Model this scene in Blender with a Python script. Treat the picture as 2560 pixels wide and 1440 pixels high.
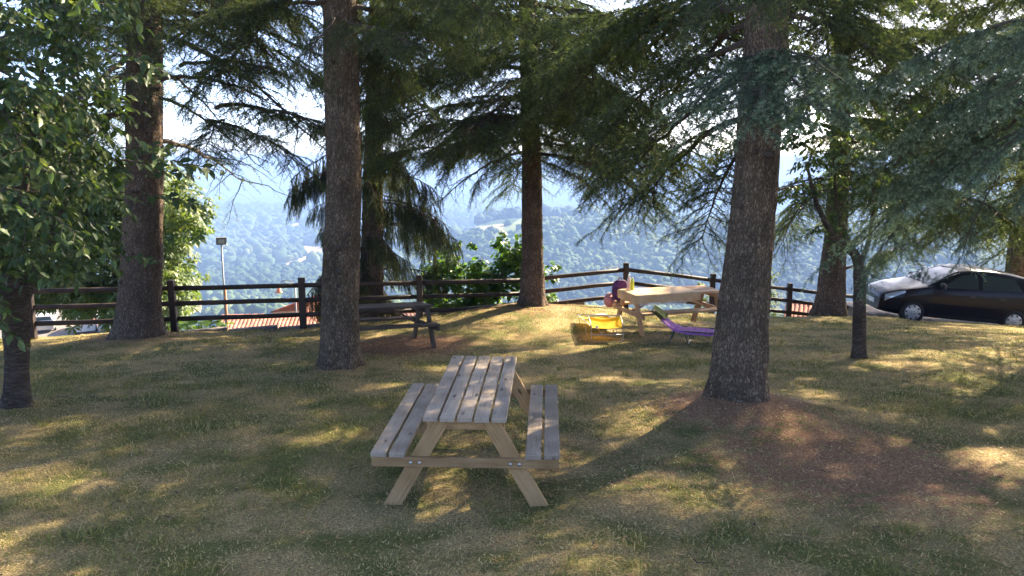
import bpy, math, random
import numpy as np
from mathutils import Vector, Matrix

R = math.radians
random.seed(7)
for o in list(bpy.data.objects):
    bpy.data.objects.remove(o)
SC = bpy.context.scene
COL = SC.collection

# ---------------------------------------------------------------- camera, sky, sun, exposure
F_PX = 2015.0                      # focal length in photo pixels (2560 wide)
PITCH = R(9.13)
CAM_Z = 2.17
cam_d = bpy.data.cameras.new('camera')
cam_d.sensor_width = 36.0
cam_d.lens = 36.0 * F_PX / 2560.0
cam_d.clip_start = 0.05
cam_d.clip_end = 40000
cam = bpy.data.objects.new('camera', cam_d)
COL.objects.link(cam)
cam.location = (0, 0, CAM_Z)
cam.rotation_euler = (math.pi / 2 - PITCH, 0, 0)
SC.camera = cam

SUN_AZ = R(43)                     # from +Y towards +X
SUN_EL = R(33)
world = bpy.data.worlds.new('World')
SC.world = world
world.use_nodes = True
wn = world.node_tree.nodes
wl = world.node_tree.links
wn.clear()
sky = wn.new('ShaderNodeTexSky')
sky.sky_type = 'NISHITA'
sky.sun_disc = False
sky.sun_elevation = SUN_EL
sky.sun_rotation = SUN_AZ
sky.altitude = 400
sky.air_density = 0.35
sky.dust_density = 1.5
sky.ozone_density = 1.0
bg = wn.new('ShaderNodeBackground')
bg.inputs['Strength'].default_value = 0.15
wo = wn.new('ShaderNodeOutputWorld')
wl.new(sky.outputs[0], bg.inputs[0])
wl.new(bg.outputs[0], wo.inputs[0])

sun_d = bpy.data.lights.new('sun', 'SUN')
sun_d.energy = 5.0
sun_d.angle = R(0.6)
sun_d.color = (1.0, 0.84, 0.60)
sun = bpy.data.objects.new('sun', sun_d)
COL.objects.link(sun)
to_sun = Vector((math.sin(SUN_AZ) * math.cos(SUN_EL), math.cos(SUN_AZ) * math.cos(SUN_EL), math.sin(SUN_EL)))
sun.rotation_euler = to_sun.to_track_quat('Z', 'Y').to_euler()
sun.location = (30, 30, 40)

SC.view_settings.view_transform = 'Standard'
SC.view_settings.look = 'None'
SC.view_settings.gamma = 1.0
SC.view_settings.use_curve_mapping = False
SC.view_settings.exposure = 2.5

cy = SC.cycles
cy.max_bounces = 7
cy.diffuse_bounces = 5
cy.glossy_bounces = 3
cy.transmission_bounces = 4
cy.transparent_max_bounces = 8
cy.volume_bounces = 0
cy.use_denoising = True
cy.caustics_reflective = False
cy.caustics_refractive = False
cy.use_adaptive_sampling = True
cy.adaptive_threshold = 0.025
cy.sample_clamp_indirect = 6.0

# ---------------------------------------------------------------- helpers
CP, SP = math.cos(PITCH), math.sin(PITCH)


def at(px, py, Y):
    """point at forward distance Y (metres) seen at photo pixel px, py"""
    u = (px - 1280.0) / F_PX
    v = -(py - 720.0) / F_PX
    dy = CP + v * SP
    dz = -SP + v * CP
    k = Y / dy
    return np.array([u * k, Y, CAM_Z + dz * k])


def smooth(a, b, x):
    t = np.clip((np.asarray(x, float) - a) / (b - a), 0, 1)
    return t * t * (3 - 2 * t)


def _hash(ix, iy, seed):
    h = (ix * 374761393 + iy * 668265263 + seed * 974711) & 0x7fffffff
    h = ((h ^ (h >> 13)) * 1274126177) & 0x7fffffff
    return ((h ^ (h >> 16)) & 0xffff) / 65535.0


def vnoise(x, y, seed=0):
    x = np.asarray(x, float)
    y = np.asarray(y, float)
    ix = np.floor(x).astype(np.int64)
    iy = np.floor(y).astype(np.int64)
    fx = x - ix
    fy = y - iy
    fx = fx * fx * (3 - 2 * fx)
    fy = fy * fy * (3 - 2 * fy)
    a = _hash(ix, iy, seed)
    b = _hash(ix + 1, iy, seed)
    c = _hash(ix, iy + 1, seed)
    d = _hash(ix + 1, iy + 1, seed)
    return (a * (1 - fx) + b * fx) * (1 - fy) + (c * (1 - fx) + d * fx) * fy


def fbm(x, y, oct=4, seed=0):
    s = 0
    a = 0.5
    for k in range(oct):
        s = s + a * vnoise(x * 2 ** k, y * 2 ** k, seed + 17 * k)
        a *= 0.5
    return s / (1 - 0.5 ** oct)


def raw_mesh(name, verts, faces, mats, mi=None, attrs=None, smooth_shade=False, uv=None):
    """verts (N,3); faces (M,3) or (M,4) int array"""
    verts = np.ascontiguousarray(verts, np.float32)
    faces = np.ascontiguousarray(faces, np.int32)
    m = bpy.data.meshes.new(name)
    n, k = faces.shape
    m.vertices.add(len(verts))
    m.vertices.foreach_set('co', verts.ravel())
    m.loops.add(n * k)
    m.loops.foreach_set('vertex_index', faces.ravel())
    m.polygons.add(n)
    m.polygons.foreach_set('loop_start', np.arange(0, n * k, k, dtype=np.int32))
    if mi is not None:
        m.polygons.foreach_set('material_index', np.ascontiguousarray(mi, np.int32))
    m.polygons.foreach_set('use_smooth', np.full(n, bool(smooth_shade)))
    for mt in (mats if isinstance(mats, (list, tuple)) else [mats]):
        m.materials.append(mt)
    if attrs:
        for an, av in attrs.items():
            a = m.attributes.new(an, 'FLOAT', 'POINT')
            a.data.foreach_set('value', np.ascontiguousarray(av, np.float32))
    if uv is not None:
        l = m.uv_layers.new(name='UVMap')
        l.data.foreach_set('uv', np.ascontiguousarray(uv[faces.ravel()], np.float32).ravel())
    m.update(calc_edges=True)
    return m


def obj(name, mesh, parent=None, loc=None, rot=None, scale=None):
    o = bpy.data.objects.new(name, mesh)
    COL.objects.link(o)
    if parent is not None:
        o.parent = parent
    if loc is not None:
        o.location = Vector([float(v) for v in loc])
    if rot is not None:
        o.rotation_euler = rot
    if scale is not None:
        o.scale = (scale,) * 3 if isinstance(scale, (int, float)) else scale
    return o


def tag(o, label=None, cat=None, group=None, kind=None):
    if label:
        o['label'] = label
    if cat:
        o['category'] = cat
    if group:
        o['group'] = group
    if kind:
        o['kind'] = kind
    return o


def thing(name, label, cat, loc=(0, 0, 0), rz=0.0, group=None, rot=None):
    o = bpy.data.objects.new(name, None)
    o.empty_display_size = 0.1
    COL.objects.link(o)
    o.location = Vector([float(v) for v in loc])
    o.rotation_euler = rot if rot is not None else (0, 0, rz)
    return tag(o, label, cat, group)


class MB:
    """collects shapes into one mesh (polygons of any size)"""

    def __init__(self):
        self.v = []
        self.f = []
        self.m = []
        self.s = []

    def add(self, verts, faces, mi=0, M=None, sm=False):
        b = len(self.v)
        for p in verts:
            p = Vector([float(c) for c in p])
            self.v.append(M @ p if M is not None else p)
        for f in faces:
            self.f.append([i + b for i in f])
            self.m.append(mi)
            self.s.append(sm)

    def box(self, c, s, bev=0.0, mi=0, M=None):
        v, f = cbox(s[0], s[1], s[2], bev)
        v = [(p[0] + c[0], p[1] + c[1], p[2] + c[2]) for p in v]
        self.add(v, f, mi, M)

    def bar(self, a, b, w, h, bev=0.0, mi=0, up=(0, 0, 1)):
        a = Vector([float(q) for q in a])
        b = Vector([float(q) for q in b])
        x = (b - a)
        L = x.length
        x.normalize()
        upv = Vector(up)
        y = upv.cross(x)
        if y.length < 1e-4:
            y = Vector((0, 1, 0)).cross(x)
        y.normalize()
        z = x.cross(y)
        M = Matrix((x, y, z)).transposed().to_4x4()
        M.translation = (a + b) / 2
        v, f = cbox(L, w, h, bev)
        self.add(v, f, mi, M)

    def tube(self, pts, r, n=8, mi=0, cap=True, sm=True):
        v, f = tube(pts, r, n)
        self.add(v, [list(q) for q in f], mi, None, sm)
        if cap:
            b = len(self.v) - len(v)
            self.f.append([b + i for i in range(n)][::-1])
            self.m.append(mi)
            self.s.append(False)
            self.f.append([b + len(v) - n + i for i in range(n)])
            self.m.append(mi)
            self.s.append(False)

    def lathe(self, prof, n=20, mi=0, M=None, sm=True, axis='z'):
        v = []
        f = []
        for (r, z) in prof:
            for k in range(n):
                a = 2 * math.pi * k / n
                v.append((r * math.cos(a), r * math.sin(a), z))
        for i in range(len(prof) - 1):
            for k in range(n):
                f.append([i * n + k, i * n + (k + 1) % n, (i + 1) * n + (k + 1) % n, (i + 1) * n + k])
        if prof[0][0] > 1e-5:
            f.append(list(range(n))[::-1])
        if prof[-1][0] > 1e-5:
            f.append([(len(prof) - 1) * n + k for k in range(n)])
        self.add(v, f, mi, M, sm)

    def mesh(self, name, mats):
        m = bpy.data.meshes.new(name)
        m.from_pydata([tuple(p) for p in self.v], [], self.f)
        for mt in (mats if isinstance(mats, (list, tuple)) else [mats]):
            m.materials.append(mt)
        m.polygons.foreach_set('material_index', self.m)
        m.polygons.foreach_set('use_smooth', self.s)
        m.update(calc_edges=True)
        return m

    def build(self, name, mats, parent=None, loc=None, rot=None):
        return obj(name, self.mesh(name, mats), parent, loc, rot)


def cbox(sx, sy, sz, b=0.0):
    hx, hy, hz = sx / 2, sy / 2, sz / 2
    if b <= 0:
        v = [(x, y, z) for x in (-hx, hx) for y in (-hy, hy) for z in (-hz, hz)]
        f = [(0, 1, 3, 2), (4, 6, 7, 5), (0, 4, 5, 1), (2, 3, 7, 6), (0, 2, 6, 4), (1, 5, 7, 3)]
        return v, f
    v = []
    idx = {}
    for i, sxn in enumerate((-1, 1)):
        for j, syn in enumerate((-1, 1)):
            for k, szn in enumerate((-1, 1)):
                for a in range(3):
                    p = [sxn * (hx - b), syn * (hy - b), szn * (hz - b)]
                    p[a] += (sxn, syn, szn)[a] * b
                    idx[(i, j, k, a)] = len(v)
                    v.append(tuple(p))
    f = []
    I = idx
    for s in (0, 1):
        q = [I[(s, 0, 0, 0)], I[(s, 1, 0, 0)], I[(s, 1, 1, 0)], I[(s, 0, 1, 0)]]
        f.append(q if s else q[::-1])
        q = [I[(0, s, 0, 1)], I[(0, s, 1, 1)], I[(1, s, 1, 1)], I[(1, s, 0, 1)]]
        f.append(q if s else q[::-1])
        q = [I[(0, 0, s, 2)], I[(1, 0, s, 2)], I[(1, 1, s, 2)], I[(0, 1, s, 2)]]
        f.append(q if s else q[::-1])
    for j in (0, 1):
        for k in (0, 1):
            f.append([I[(0, j, k, 1)], I[(1, j, k, 1)], I[(1, j, k, 2)], I[(0, j, k, 2)]][::(1 if (j != k) else -1)])
            f.append([I[(j, 0, k, 0)], I[(j, 1, k, 0)], I[(j, 1, k, 2)], I[(j, 0, k, 2)]][::(1 if (j == k) else -1)])
            f.append([I[(j, k, 0, 0)], I[(j, k, 1, 0)], I[(j, k, 1, 1)], I[(j, k, 0, 1)]][::(1 if (j != k) else -1)])
    for i in (0, 1):
        for j in (0, 1):
            for k in (0, 1):
                t = [I[(i, j, k, 0)], I[(i, j, k, 1)], I[(i, j, k, 2)]]
                f.append(t if (i + j + k) % 2 == 1 else t[::-1])
    return v, f


def frames(pts):
    pts = np.asarray(pts, float)
    t = np.gradient(pts, axis=0)
    t /= np.linalg.norm(t, axis=1)[:, None] + 1e-9
    ref = np.array([0, 0, 1.0])
    if abs(t[:, 2]).mean() > 0.85:
        ref = np.array([1.0, 0, 0])
    a = np.cross(ref[None], t)
    a /= np.linalg.norm(a, axis=1)[:, None] + 1e-9
    b = np.cross(t, a)
    return pts, t, a, b


def tube(pts, r, n=8):
    pts, t, a, b = frames(pts)
    r = np.broadcast_to(np.asarray(r, float), (len(pts),))
    ang = np.arange(n) * 2 * np.pi / n
    v = pts[:, None] + r[:, None, None] * (np.cos(ang)[None, :, None] * a[:, None] + np.sin(ang)[None, :, None] * b[:, None])
    v = v.reshape(-1, 3)
    i = np.arange(len(pts) - 1)[:, None] * n
    k = np.arange(n)[None]
    k2 = (k + 1) % n
    f = np.stack([i + k, i + k2, i + n + k2, i + n + k], -1).reshape(-1, 4)
    return v, f


def arc(a, b, sag, n=9):
    a = np.asarray(a, float)
    b = np.asarray(b, float)
    t = np.linspace(0, 1, n)[:, None]
    p = a + (b - a) * t
    p[:, 2] += sag * 4 * t[:, 0] * (1 - t[:, 0])
    return p


# ---------------------------------------------------------------- materials
def new_mat(name):
    m = bpy.data.materials.new(name)
    m.use_nodes = True
    nt = m.node_tree
    nt.nodes.clear()
    out = nt.nodes.new('ShaderNodeOutputMaterial')
    return m, nt, out


def N(nt, typ, **kw):
    n = nt.nodes.new('ShaderNode' + typ)
    for k, v in kw.items():
        if k.startswith('i_'):
            key = k[2:]
            key = int(key) if key.isdigit() else key.replace('_', ' ')
            n.inputs[key].default_value = v
        else:
            setattr(n, k, v)
    return n


def ramp(nt, stops, fac=None):
    r = nt.nodes.new('ShaderNodeValToRGB')
    e = r.color_ramp.elements
    while len(e) < len(stops):
        e.new(0.5)
    for i, (p, c) in enumerate(stops):
        e[i].position = p
        e[i].color = (c[0], c[1], c[2], 1)
    if fac is not None:
        nt.links.new(fac, r.inputs[0])
    return r


def mixc(nt, fac, a, b, typ='MIX'):
    n = nt.nodes.new('ShaderNodeMix')
    n.data_type = 'RGBA'
    n.blend_type = typ
    for sock, val in ((n.inputs[0], fac), (n.inputs[6], a), (n.inputs[7], b)):
        if hasattr(val, 'links'):
            nt.links.new(val, sock)
        elif isinstance(val, (int, float)):
            sock.default_value = val
        else:
            sock.default_value = (val[0], val[1], val[2], 1)
    return n.outputs[2]


def simple(name, col, rough=0.6, metal=0.0, noise=0.0, nscale=8.0, bump=0.0, coat=0.0, spec=0.5):
    m, nt, out = new_mat(name)
    p = N(nt, 'BsdfPrincipled')
    p.inputs['Roughness'].default_value = rough
    p.inputs['Metallic'].default_value = metal
    p.inputs['Specular IOR Level'].default_value = spec
    if coat:
        p.inputs['Coat Weight'].default_value = coat
        p.inputs['Coat Roughness'].default_value = 0.03
    p.inputs['Base Color'].default_value = (*col, 1)
    if noise or bump:
        tc = N(nt, 'TexCoord')
        nz = N(nt, 'TexNoise')
        nz.inputs['Scale'].default_value = nscale
        nz.inputs['Detail'].default_value = 6
        nt.links.new(tc.outputs['Object'], nz.inputs['Vector'])
        lo = tuple(c * (1 - noise) for c in col)
        hi = tuple(min(1, c * (1 + noise)) for c in col)
        r = ramp(nt, [(0.3, lo), (0.7, hi)], nz.outputs[0])
        nt.links.new(r.outputs[0], p.inputs['Base Color'])
        if bump:
            b = N(nt, 'Bump')
            b.inputs['Strength'].default_value = bump
            b.inputs['Distance'].default_value = 0.01
            nt.links.new(nz.outputs[0], b.inputs['Height'])
            nt.links.new(b.outputs[0], p.inputs['Normal'])
    nt.links.new(p.outputs[0], out.inputs[0])
    return m


def wood(name, c_lo, c_hi, grey=0.0, rough=0.75, knots=True):
    """timber with grain along local X"""
    m, nt, out = new_mat(name)
    tc = N(nt, 'TexCoord')
    oi = N(nt, 'ObjectInfo')
    off = N(nt, 'VectorMath', operation='SCALE')
    cmb = N(nt, 'CombineXYZ', i_0=31.0, i_1=17.0, i_2=9.0)
    nt.links.new(cmb.outputs[0], off.inputs[0])
    nt.links.new(oi.outputs['Random'], off.inputs['Scale'])
    add = N(nt, 'VectorMath', operation='ADD')
    nt.links.new(tc.outputs['Object'], add.inputs[0])
    nt.links.new(off.outputs[0], add.inputs[1])
    mp = N(nt, 'Mapping')
    mp.inputs['Scale'].default_value = (1.6, 26, 26)
    nt.links.new(add.outputs[0], mp.inputs[0])
    n1 = N(nt, 'TexNoise')
    n1.inputs['Scale'].default_value = 2.2
    n1.inputs['Detail'].default_value = 8
    n1.inputs['Distortion'].default_value = 0.6
    nt.links.new(mp.outputs[0], n1.inputs[0])
    n2 = N(nt, 'TexNoise')
    n2.inputs['Scale'].default_value = 3.0
    n2.inputs['Detail'].default_value = 4
    nt.links.new(add.outputs[0], n2.inputs[0])
    r1 = ramp(nt, [(0.25, c_lo), (0.5, tuple((a + b) / 2 for a, b in zip(c_lo, c_hi))), (0.75, c_hi)], n1.outputs[0])
    col = mixc(nt, 0.55, r1.outputs[0], ramp(nt, [(0.3, tuple(c * 0.7 for c in c_lo)), (0.7, c_hi)], n2.outputs[0]).outputs[0])
    # board to board difference
    hv = N(nt, 'HueSaturation')
    mr = N(nt, 'MapRange')
    mr.inputs['To Min'].default_value = 0.68
    mr.inputs['To Max'].default_value = 1.18
    nt.links.new(oi.outputs['Random'], mr.inputs[0])
    nt.links.new(mr.outputs[0], hv.inputs['Value'])
    nt.links.new(col, hv.inputs['Color'])
    col = hv.outputs[0]
    if knots:
        vo = N(nt, 'TexVoronoi')
        vo.inputs['Scale'].default_value = 1.0
        mp2 = N(nt, 'Mapping')
        mp2.inputs['Scale'].default_value = (3.2, 9, 9)
        nt.links.new(add.outputs[0], mp2.inputs[0])
        nt.links.new(mp2.outputs[0], vo.inputs['Vector'])
        kr = ramp(nt, [(0.06, (1, 1, 1)), (0.17, (0, 0, 0))], vo.outputs['Distance'])
        col = mixc(nt, kr.outputs[0], col, tuple(c * 0.45 for c in c_lo))
    # fine cracks
    mp3 = N(nt, 'Mapping')
    mp3.inputs['Scale'].default_value = (2.0, 70, 70)
    nt.links.new(add.outputs[0], mp3.inputs[0])
    n3 = N(nt, 'TexNoise')
    n3.inputs['Scale'].default_value = 1.5
    n3.inputs['Detail'].default_value = 3
    nt.links.new(mp3.outputs[0], n3.inputs[0])
    cr = ramp(nt, [(0.62, (0, 0, 0)), (0.70, (1, 1, 1))], n3.outputs[0])
    col = mixc(nt, cr.outputs[0], col, tuple(c * 0.5 for c in c_lo))
    p = N(nt, 'BsdfPrincipled')
    p.inputs['Roughness'].default_value = rough
    p.inputs['Specular IOR Level'].default_value = 0.25
    nt.links.new(col, p.inputs['Base Color'])
    b = N(nt, 'Bump')
    b.inputs['Strength'].default_value = 0.4
    b.inputs['Distance'].default_value = 0.004
    nt.links.new(n1.outputs[0], b.inputs['Height'])
    nt.links.new(b.outputs[0], p.inputs['Normal'])
    nt.links.new(p.outputs[0], out.inputs[0])
    return m


def bark(name, c_dark, c_mid, c_light, su=1.0, horiz=False, moss=0.0):
    m, nt, out = new_mat(name)
    uv = N(nt, 'UVMap')
    mp = N(nt, 'Mapping')
    mp.inputs['Scale'].default_value = (su * 50, su * 13, 1)
    if horiz:
        mp.inputs['Scale'].default_value = (su * 6, su * 60, 1)
    nt.links.new(uv.outputs[0], mp.inputs[0])
    nz = N(nt, 'TexNoise')
    nz.inputs['Scale'].default_value = 0.7
    nz.inputs['Detail'].default_value = 5
    nt.links.new(mp.outputs[0], nz.inputs[0])
    mx = N(nt, 'MixRGB') if False else None
    dist = N(nt, 'VectorMath', operation='SCALE')
    dist.inputs['Scale'].default_value = 2.6
    nt.links.new(nz.outputs['Color'], dist.inputs[0])
    add = N(nt, 'VectorMath', operation='ADD')
    nt.links.new(mp.outputs[0], add.inputs[0])
    nt.links.new(dist.outputs[0], add.inputs[1])
    vo = N(nt, 'TexVoronoi')
    vo.feature = 'DISTANCE_TO_EDGE'
    vo.inputs['Scale'].default_value = 1.0
    nt.links.new(add.outputs[0], vo.inputs['Vector'])
    vc = N(nt, 'TexVoronoi')
    vc.inputs['Scale'].default_value = 1.0
    nt.links.new(add.outputs[0], vc.inputs['Vector'])
    n2 = N(nt, 'TexNoise')
    n2.inputs['Scale'].default_value = 3.0
    n2.inputs['Detail'].default_value = 8
    nt.links.new(mp.outputs[0], n2.inputs[0])
    edge = ramp(nt, [(0.0, (0.25, 0.25, 0.25)), (0.34, (1, 1, 1))], vo.outputs['Distance'])
    plate = ramp(nt, [(0.2, c_mid), (0.8, c_light)], vc.outputs['Color'])
    fine = ramp(nt, [(0.3, c_dark), (0.62, (1, 1, 1))], n2.outputs[0])
    c1 = mixc(nt, 0.75, plate.outputs[0], fine.outputs[0], 'MULTIPLY')
    col = mixc(nt, edge.outputs[0], c_dark, c1)
    nb = N(nt, 'TexNoise')
    nb.inputs['Scale'].default_value = 2.0
    nb.inputs['Detail'].default_value = 3
    nt.links.new(uv.outputs[0], nb.inputs[0])
    blot = ramp(nt, [(0.35, (0.72, 0.72, 0.72)), (0.65, (1.15, 1.12, 1.08))], nb.outputs[0])
    col = mixc(nt, 1.0, col, blot.outputs[0], 'MULTIPLY')
    if moss:
        ng = N(nt, 'TexNoise')
        ng.inputs['Scale'].default_value = 5.0
        ng.inputs['Detail'].default_value = 6
        nt.links.new(uv.outputs[0], ng.inputs[0])
        mr_ = ramp(nt, [(0.55, (0, 0, 0)), (0.72, (moss, moss, moss))], ng.outputs[0])
        col = mixc(nt, mr_.outputs[0], col, (0.10, 0.11, 0.06))
    p = N(nt, 'BsdfPrincipled')
    p.inputs['Roughness'].default_value = 0.9
    p.inputs['Specular IOR Level'].default_value = 0.15
    nt.links.new(col, p.inputs['Base Color'])
    hsum = N(nt, 'Math', operation='MULTIPLY_ADD')
    hsum.inputs[1].default_value = 0.35
    nt.links.new(n2.outputs[0], hsum.inputs[0])
    nt.links.new(edge.outputs[0], hsum.inputs[2])
    b = N(nt, 'Bump')
    b.inputs['Strength'].default_value = 0.9
    b.inputs['Distance'].default_value = 0.035
    nt.links.new(hsum.outputs[0], b.inputs['Height'])
    nt.links.new(b.outputs[0], p.inputs['Normal'])
    nt.links.new(p.outputs[0], out.inputs[0])
    return m


def foliage(name, stops, trans=0.35, rough=0.6, spec=0.25, tcol=None, patch=0.0):
    """colour from the 'tint' attribute of each leaf, plus light through the leaf"""
    m, nt, out = new_mat(name)
    a = N(nt, 'Attribute')
    a.attribute_name = 'tint'
    r = ramp(nt, stops, a.outputs['Fac'])
    col = r.outputs[0]
    if patch:
        tc = N(nt, 'TexCoord')
        nz = N(nt, 'TexNoise')
        nz.inputs['Scale'].default_value = 1.3
        nz.inputs['Detail'].default_value = 3
        nt.links.new(tc.outputs['Object'], nz.inputs[0])
        rr = ramp(nt, [(0.35, (1 - patch,) * 3), (0.65, (1 + patch, 1 + patch, 1 + patch * 0.5))], nz.outputs[0])
        col = mixc(nt, 1.0, col, rr.outputs[0], 'MULTIPLY')
    p = N(nt, 'BsdfPrincipled')
    p.inputs['Roughness'].default_value = rough
    p.inputs['Specular IOR Level'].default_value = spec
    nt.links.new(col, p.inputs['Base Color'])
    t = N(nt, 'BsdfTranslucent')
    tc_ = mixc(nt, 1.0, col, tcol or (1.5, 1.45, 0.7), 'MULTIPLY')
    nt.links.new(tc_, t.inputs[0])
    mx = N(nt, 'MixShader')
    mx.inputs[0].default_value = trans
    nt.links.new(p.outputs[0], mx.inputs[1])
    nt.links.new(t.outputs[0], mx.inputs[2])
    nt.links.new(mx.outputs[0], out.inputs[0])
    return m


M = {}
M['bench_grey'] = wood('weathered_pine', (0.29, 0.215, 0.145), (0.57, 0.45, 0.33))
M['bench_tan'] = wood('tan_pine', (0.33, 0.18, 0.07), (0.60, 0.38, 0.18))
M['bench_orange'] = wood('new_pine', (0.42, 0.22, 0.10), (0.68, 0.42, 0.22))
M['bench_dark'] = wood('old_dark_timber', (0.075, 0.052, 0.035), (0.19, 0.14, 0.098))
M['fence'] = wood('dark_stained_timber', (0.026, 0.017, 0.012), (0.085, 0.056, 0.038), rough=0.65)
M['bark_cedar'] = bark('cedar_bark', (0.055, 0.038, 0.026), (0.29, 0.21, 0.14), (0.52, 0.39, 0.27), 1.0, moss=0.35)
M['bark_red'] = bark('red_brown_bark', (0.055, 0.038, 0.028), (0.24, 0.17, 0.12), (0.40, 0.295, 0.215), 1.0)
M['bark_pale'] = bark('pale_bark', (0.08, 0.05, 0.03), (0.28, 0.19, 0.11), (0.42, 0.30, 0.18), 0.8)
M['bark_cherry'] = bark('cherry_bark', (0.07, 0.05, 0.04), (0.21, 0.16, 0.125), (0.36, 0.28, 0.22), 1.0, horiz=True, moss=0.3)
M['twig'] = simple('twig_wood', (0.075, 0.052, 0.036), 0.9, noise=0.3, nscale=20)
M['needle'] = foliage('cedar_needles', [(0.0, (0.028, 0.050, 0.022)), (0.4, (0.066, 0.102, 0.040)), (0.75, (0.15, 0.185, 0.068)), (1.0, (0.25, 0.23, 0.10))], 0.42, tcol=(1.35, 1.4, 0.75))
M['needle_blue'] = foliage('blue_green_needles', [(0.0, (0.028, 0.050, 0.030)), (0.5, (0.080, 0.120, 0.070)), (0.8, (0.17, 0.235, 0.14)), (1.0, (0.34, 0.43, 0.26))], 0.22, tcol=(1.1, 1.2, 0.9))
M['needle_weep'] = foliage('weeping_needles', [(0.0, (0.022, 0.036, 0.016)), (0.5, (0.050, 0.078, 0.030)), (1.0, (0.15, 0.17, 0.06))], 0.3)
M['leaf_cherry'] = foliage('broad_dark_leaf', [(0.0, (0.035, 0.060, 0.020)), (0.6, (0.075, 0.125, 0.040)), (1.0, (0.16, 0.195, 0.055))], 0.38, rough=0.45, spec=0.4)
M['leaf_chestnut'] = foliage('chestnut_leaf', [(0.0, (0.045, 0.085, 0.022)), (0.55, (0.11, 0.16, 0.045)), (0.9, (0.20, 0.22, 0.075)), (1.0, (0.30, 0.20, 0.06))], 0.38, rough=0.45, spec=0.35)
M['leaf_hazel'] = foliage('hazel_leaf', [(0.0, (0.040, 0.090, 0.018)), (0.6, (0.085, 0.17, 0.030)), (1.0, (0.17, 0.26, 0.05))], 0.5, rough=0.4, spec=0.4)
M['leaf_fig'] = foliage('large_soft_leaf', [(0.0, (0.06, 0.13, 0.02)), (1.0, (0.13, 0.22, 0.04))], 0.5, rough=0.5)
M['leaf_ivy'] = foliage('vine_leaf', [(0.0, (0.05, 0.08, 0.03)), (0.6, (0.12, 0.16, 0.06)), (1.0, (0.22, 0.24, 0.11))], 0.35)
M['forest'] = foliage('far_forest', [(0.0, (0.020, 0.040, 0.016)), (0.5, (0.055, 0.090, 0.030)), (1.0, (0.115, 0.145, 0.050))], 0.0, rough=0.9, spec=0.1)

# grass and lawn
M['grass'] = foliage('grass_blades', [(0.0, (0.12, 0.14, 0.038)), (0.35, (0.26, 0.255, 0.078)), (0.6, (0.48, 0.38, 0.165)), (0.85, (0.64, 0.51, 0.27)), (1.0, (0.42, 0.23, 0.125))], 0.3, rough=0.6, spec=0.2, tcol=(1.25, 1.2, 0.7))


def lawn_mat():
    m, nt, out = new_mat('lawn_soil_and_thatch')
    tc = N(nt, 'TexCoord')
    n1 = N(nt, 'TexNoise', i_Scale=55.0, i_Detail=8.0)
    n2 = N(nt, 'TexNoise', i_Scale=1.6, i_Detail=5.0)
    n3 = N(nt, 'TexNoise', i_Scale=9.0, i_Detail=6.0)
    for n in (n1, n2, n3):
        nt.links.new(tc.outputs['Object'], n.inputs['Vector'])
    base = ramp(nt, [(0.3, (0.11, 0.085, 0.042)), (0.5, (0.28, 0.21, 0.095)), (0.72, (0.50, 0.37, 0.17))], n1.outputs[0])
    green = ramp(nt, [(0.3, (0.055, 0.062, 0.018)), (0.7, (0.17, 0.165, 0.05))], n1.outputs[0])
    gm = ramp(nt, [(0.42, (0, 0, 0)), (0.6, (1, 1, 1))], n2.outputs[0])
    c = mixc(nt, gm.outputs[0], base.outputs[0], green.outputs[0])
    lit = ramp(nt, [(0.28, (0.10, 0.050, 0.030)), (0.5, (0.25, 0.130, 0.078)), (0.75, (0.44, 0.26, 0.155))], n1.outputs[0])
    a = N(nt, 'Attribute')
    a.attribute_name = 'litter'
    ms = N(nt, 'Math', operation='MULTIPLY_ADD')
    ms.inputs[1].default_value = 0.9
    nt.links.new(n3.outputs[0], ms.inputs[0])
    nt.links.new(a.outputs['Fac'], ms.inputs[2])
    lm = ramp(nt, [(0.80, (0, 0, 0)), (1.1 - 0.1, (0.85, 0.85, 0.85))], ms.outputs[0])
    c = mixc(nt, lm.outputs[0], c, lit.outputs[0])
    p = N(nt, 'BsdfPrincipled')
    p.inputs['Roughness'].default_value = 0.95
    p.inputs['Specular IOR Level'].default_value = 0.1
    nt.links.new(c, p.inputs['Base Color'])
    b = N(nt, 'Bump')
    b.inputs['Strength'].default_value = 0.8
    b.inputs['Distance'].default_value = 0.03
    nt.links.new(n1.outputs[0], b.inputs['Height'])
    nt.links.new(b.outputs[0], p.inputs['Normal'])
    nt.links.new(p.outputs[0], out.inputs[0])
    return m


M['lawn'] = lawn_mat()


def valley_mat():
    m, nt, out = new_mat('valley_fields_and_woodland_floor')
    a = N(nt, 'Attribute')
    a.attribute_name = 'field'
    tc = N(nt, 'TexCoord')
    nz = N(nt, 'TexNoise', i_Scale=0.02, i_Detail=6.0)
    nt.links.new(tc.outputs['Object'], nz.inputs['Vector'])
    woods = ramp(nt, [(0.35, (0.016, 0.034, 0.012)), (0.65, (0.045, 0.075, 0.024))], nz.outputs[0])
    r = ramp(nt, [(0.0, (0.05, 0.09, 0.03)), (0.5, (0.16, 0.19, 0.07)), (1.0, (0.52, 0.36, 0.19))], a.outputs['Fac'])
    gt = N(nt, 'Math', operation='GREATER_THAN')
    gt.inputs[1].default_value = 0.05
    nt.links.new(a.outputs['Fac'], gt.inputs[0])
    c = mixc(nt, gt.outputs[0], woods.outputs[0], r.outputs[0])
    p = N(nt, 'BsdfPrincipled')
    p.inputs['Roughness'].default_value = 0.95
    p.inputs['Specular IOR Level'].default_value = 0.05
    nt.links.new(c, p.inputs['Base Color'])
    nt.links.new(p.outputs[0], out.inputs[0])
    return m


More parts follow.
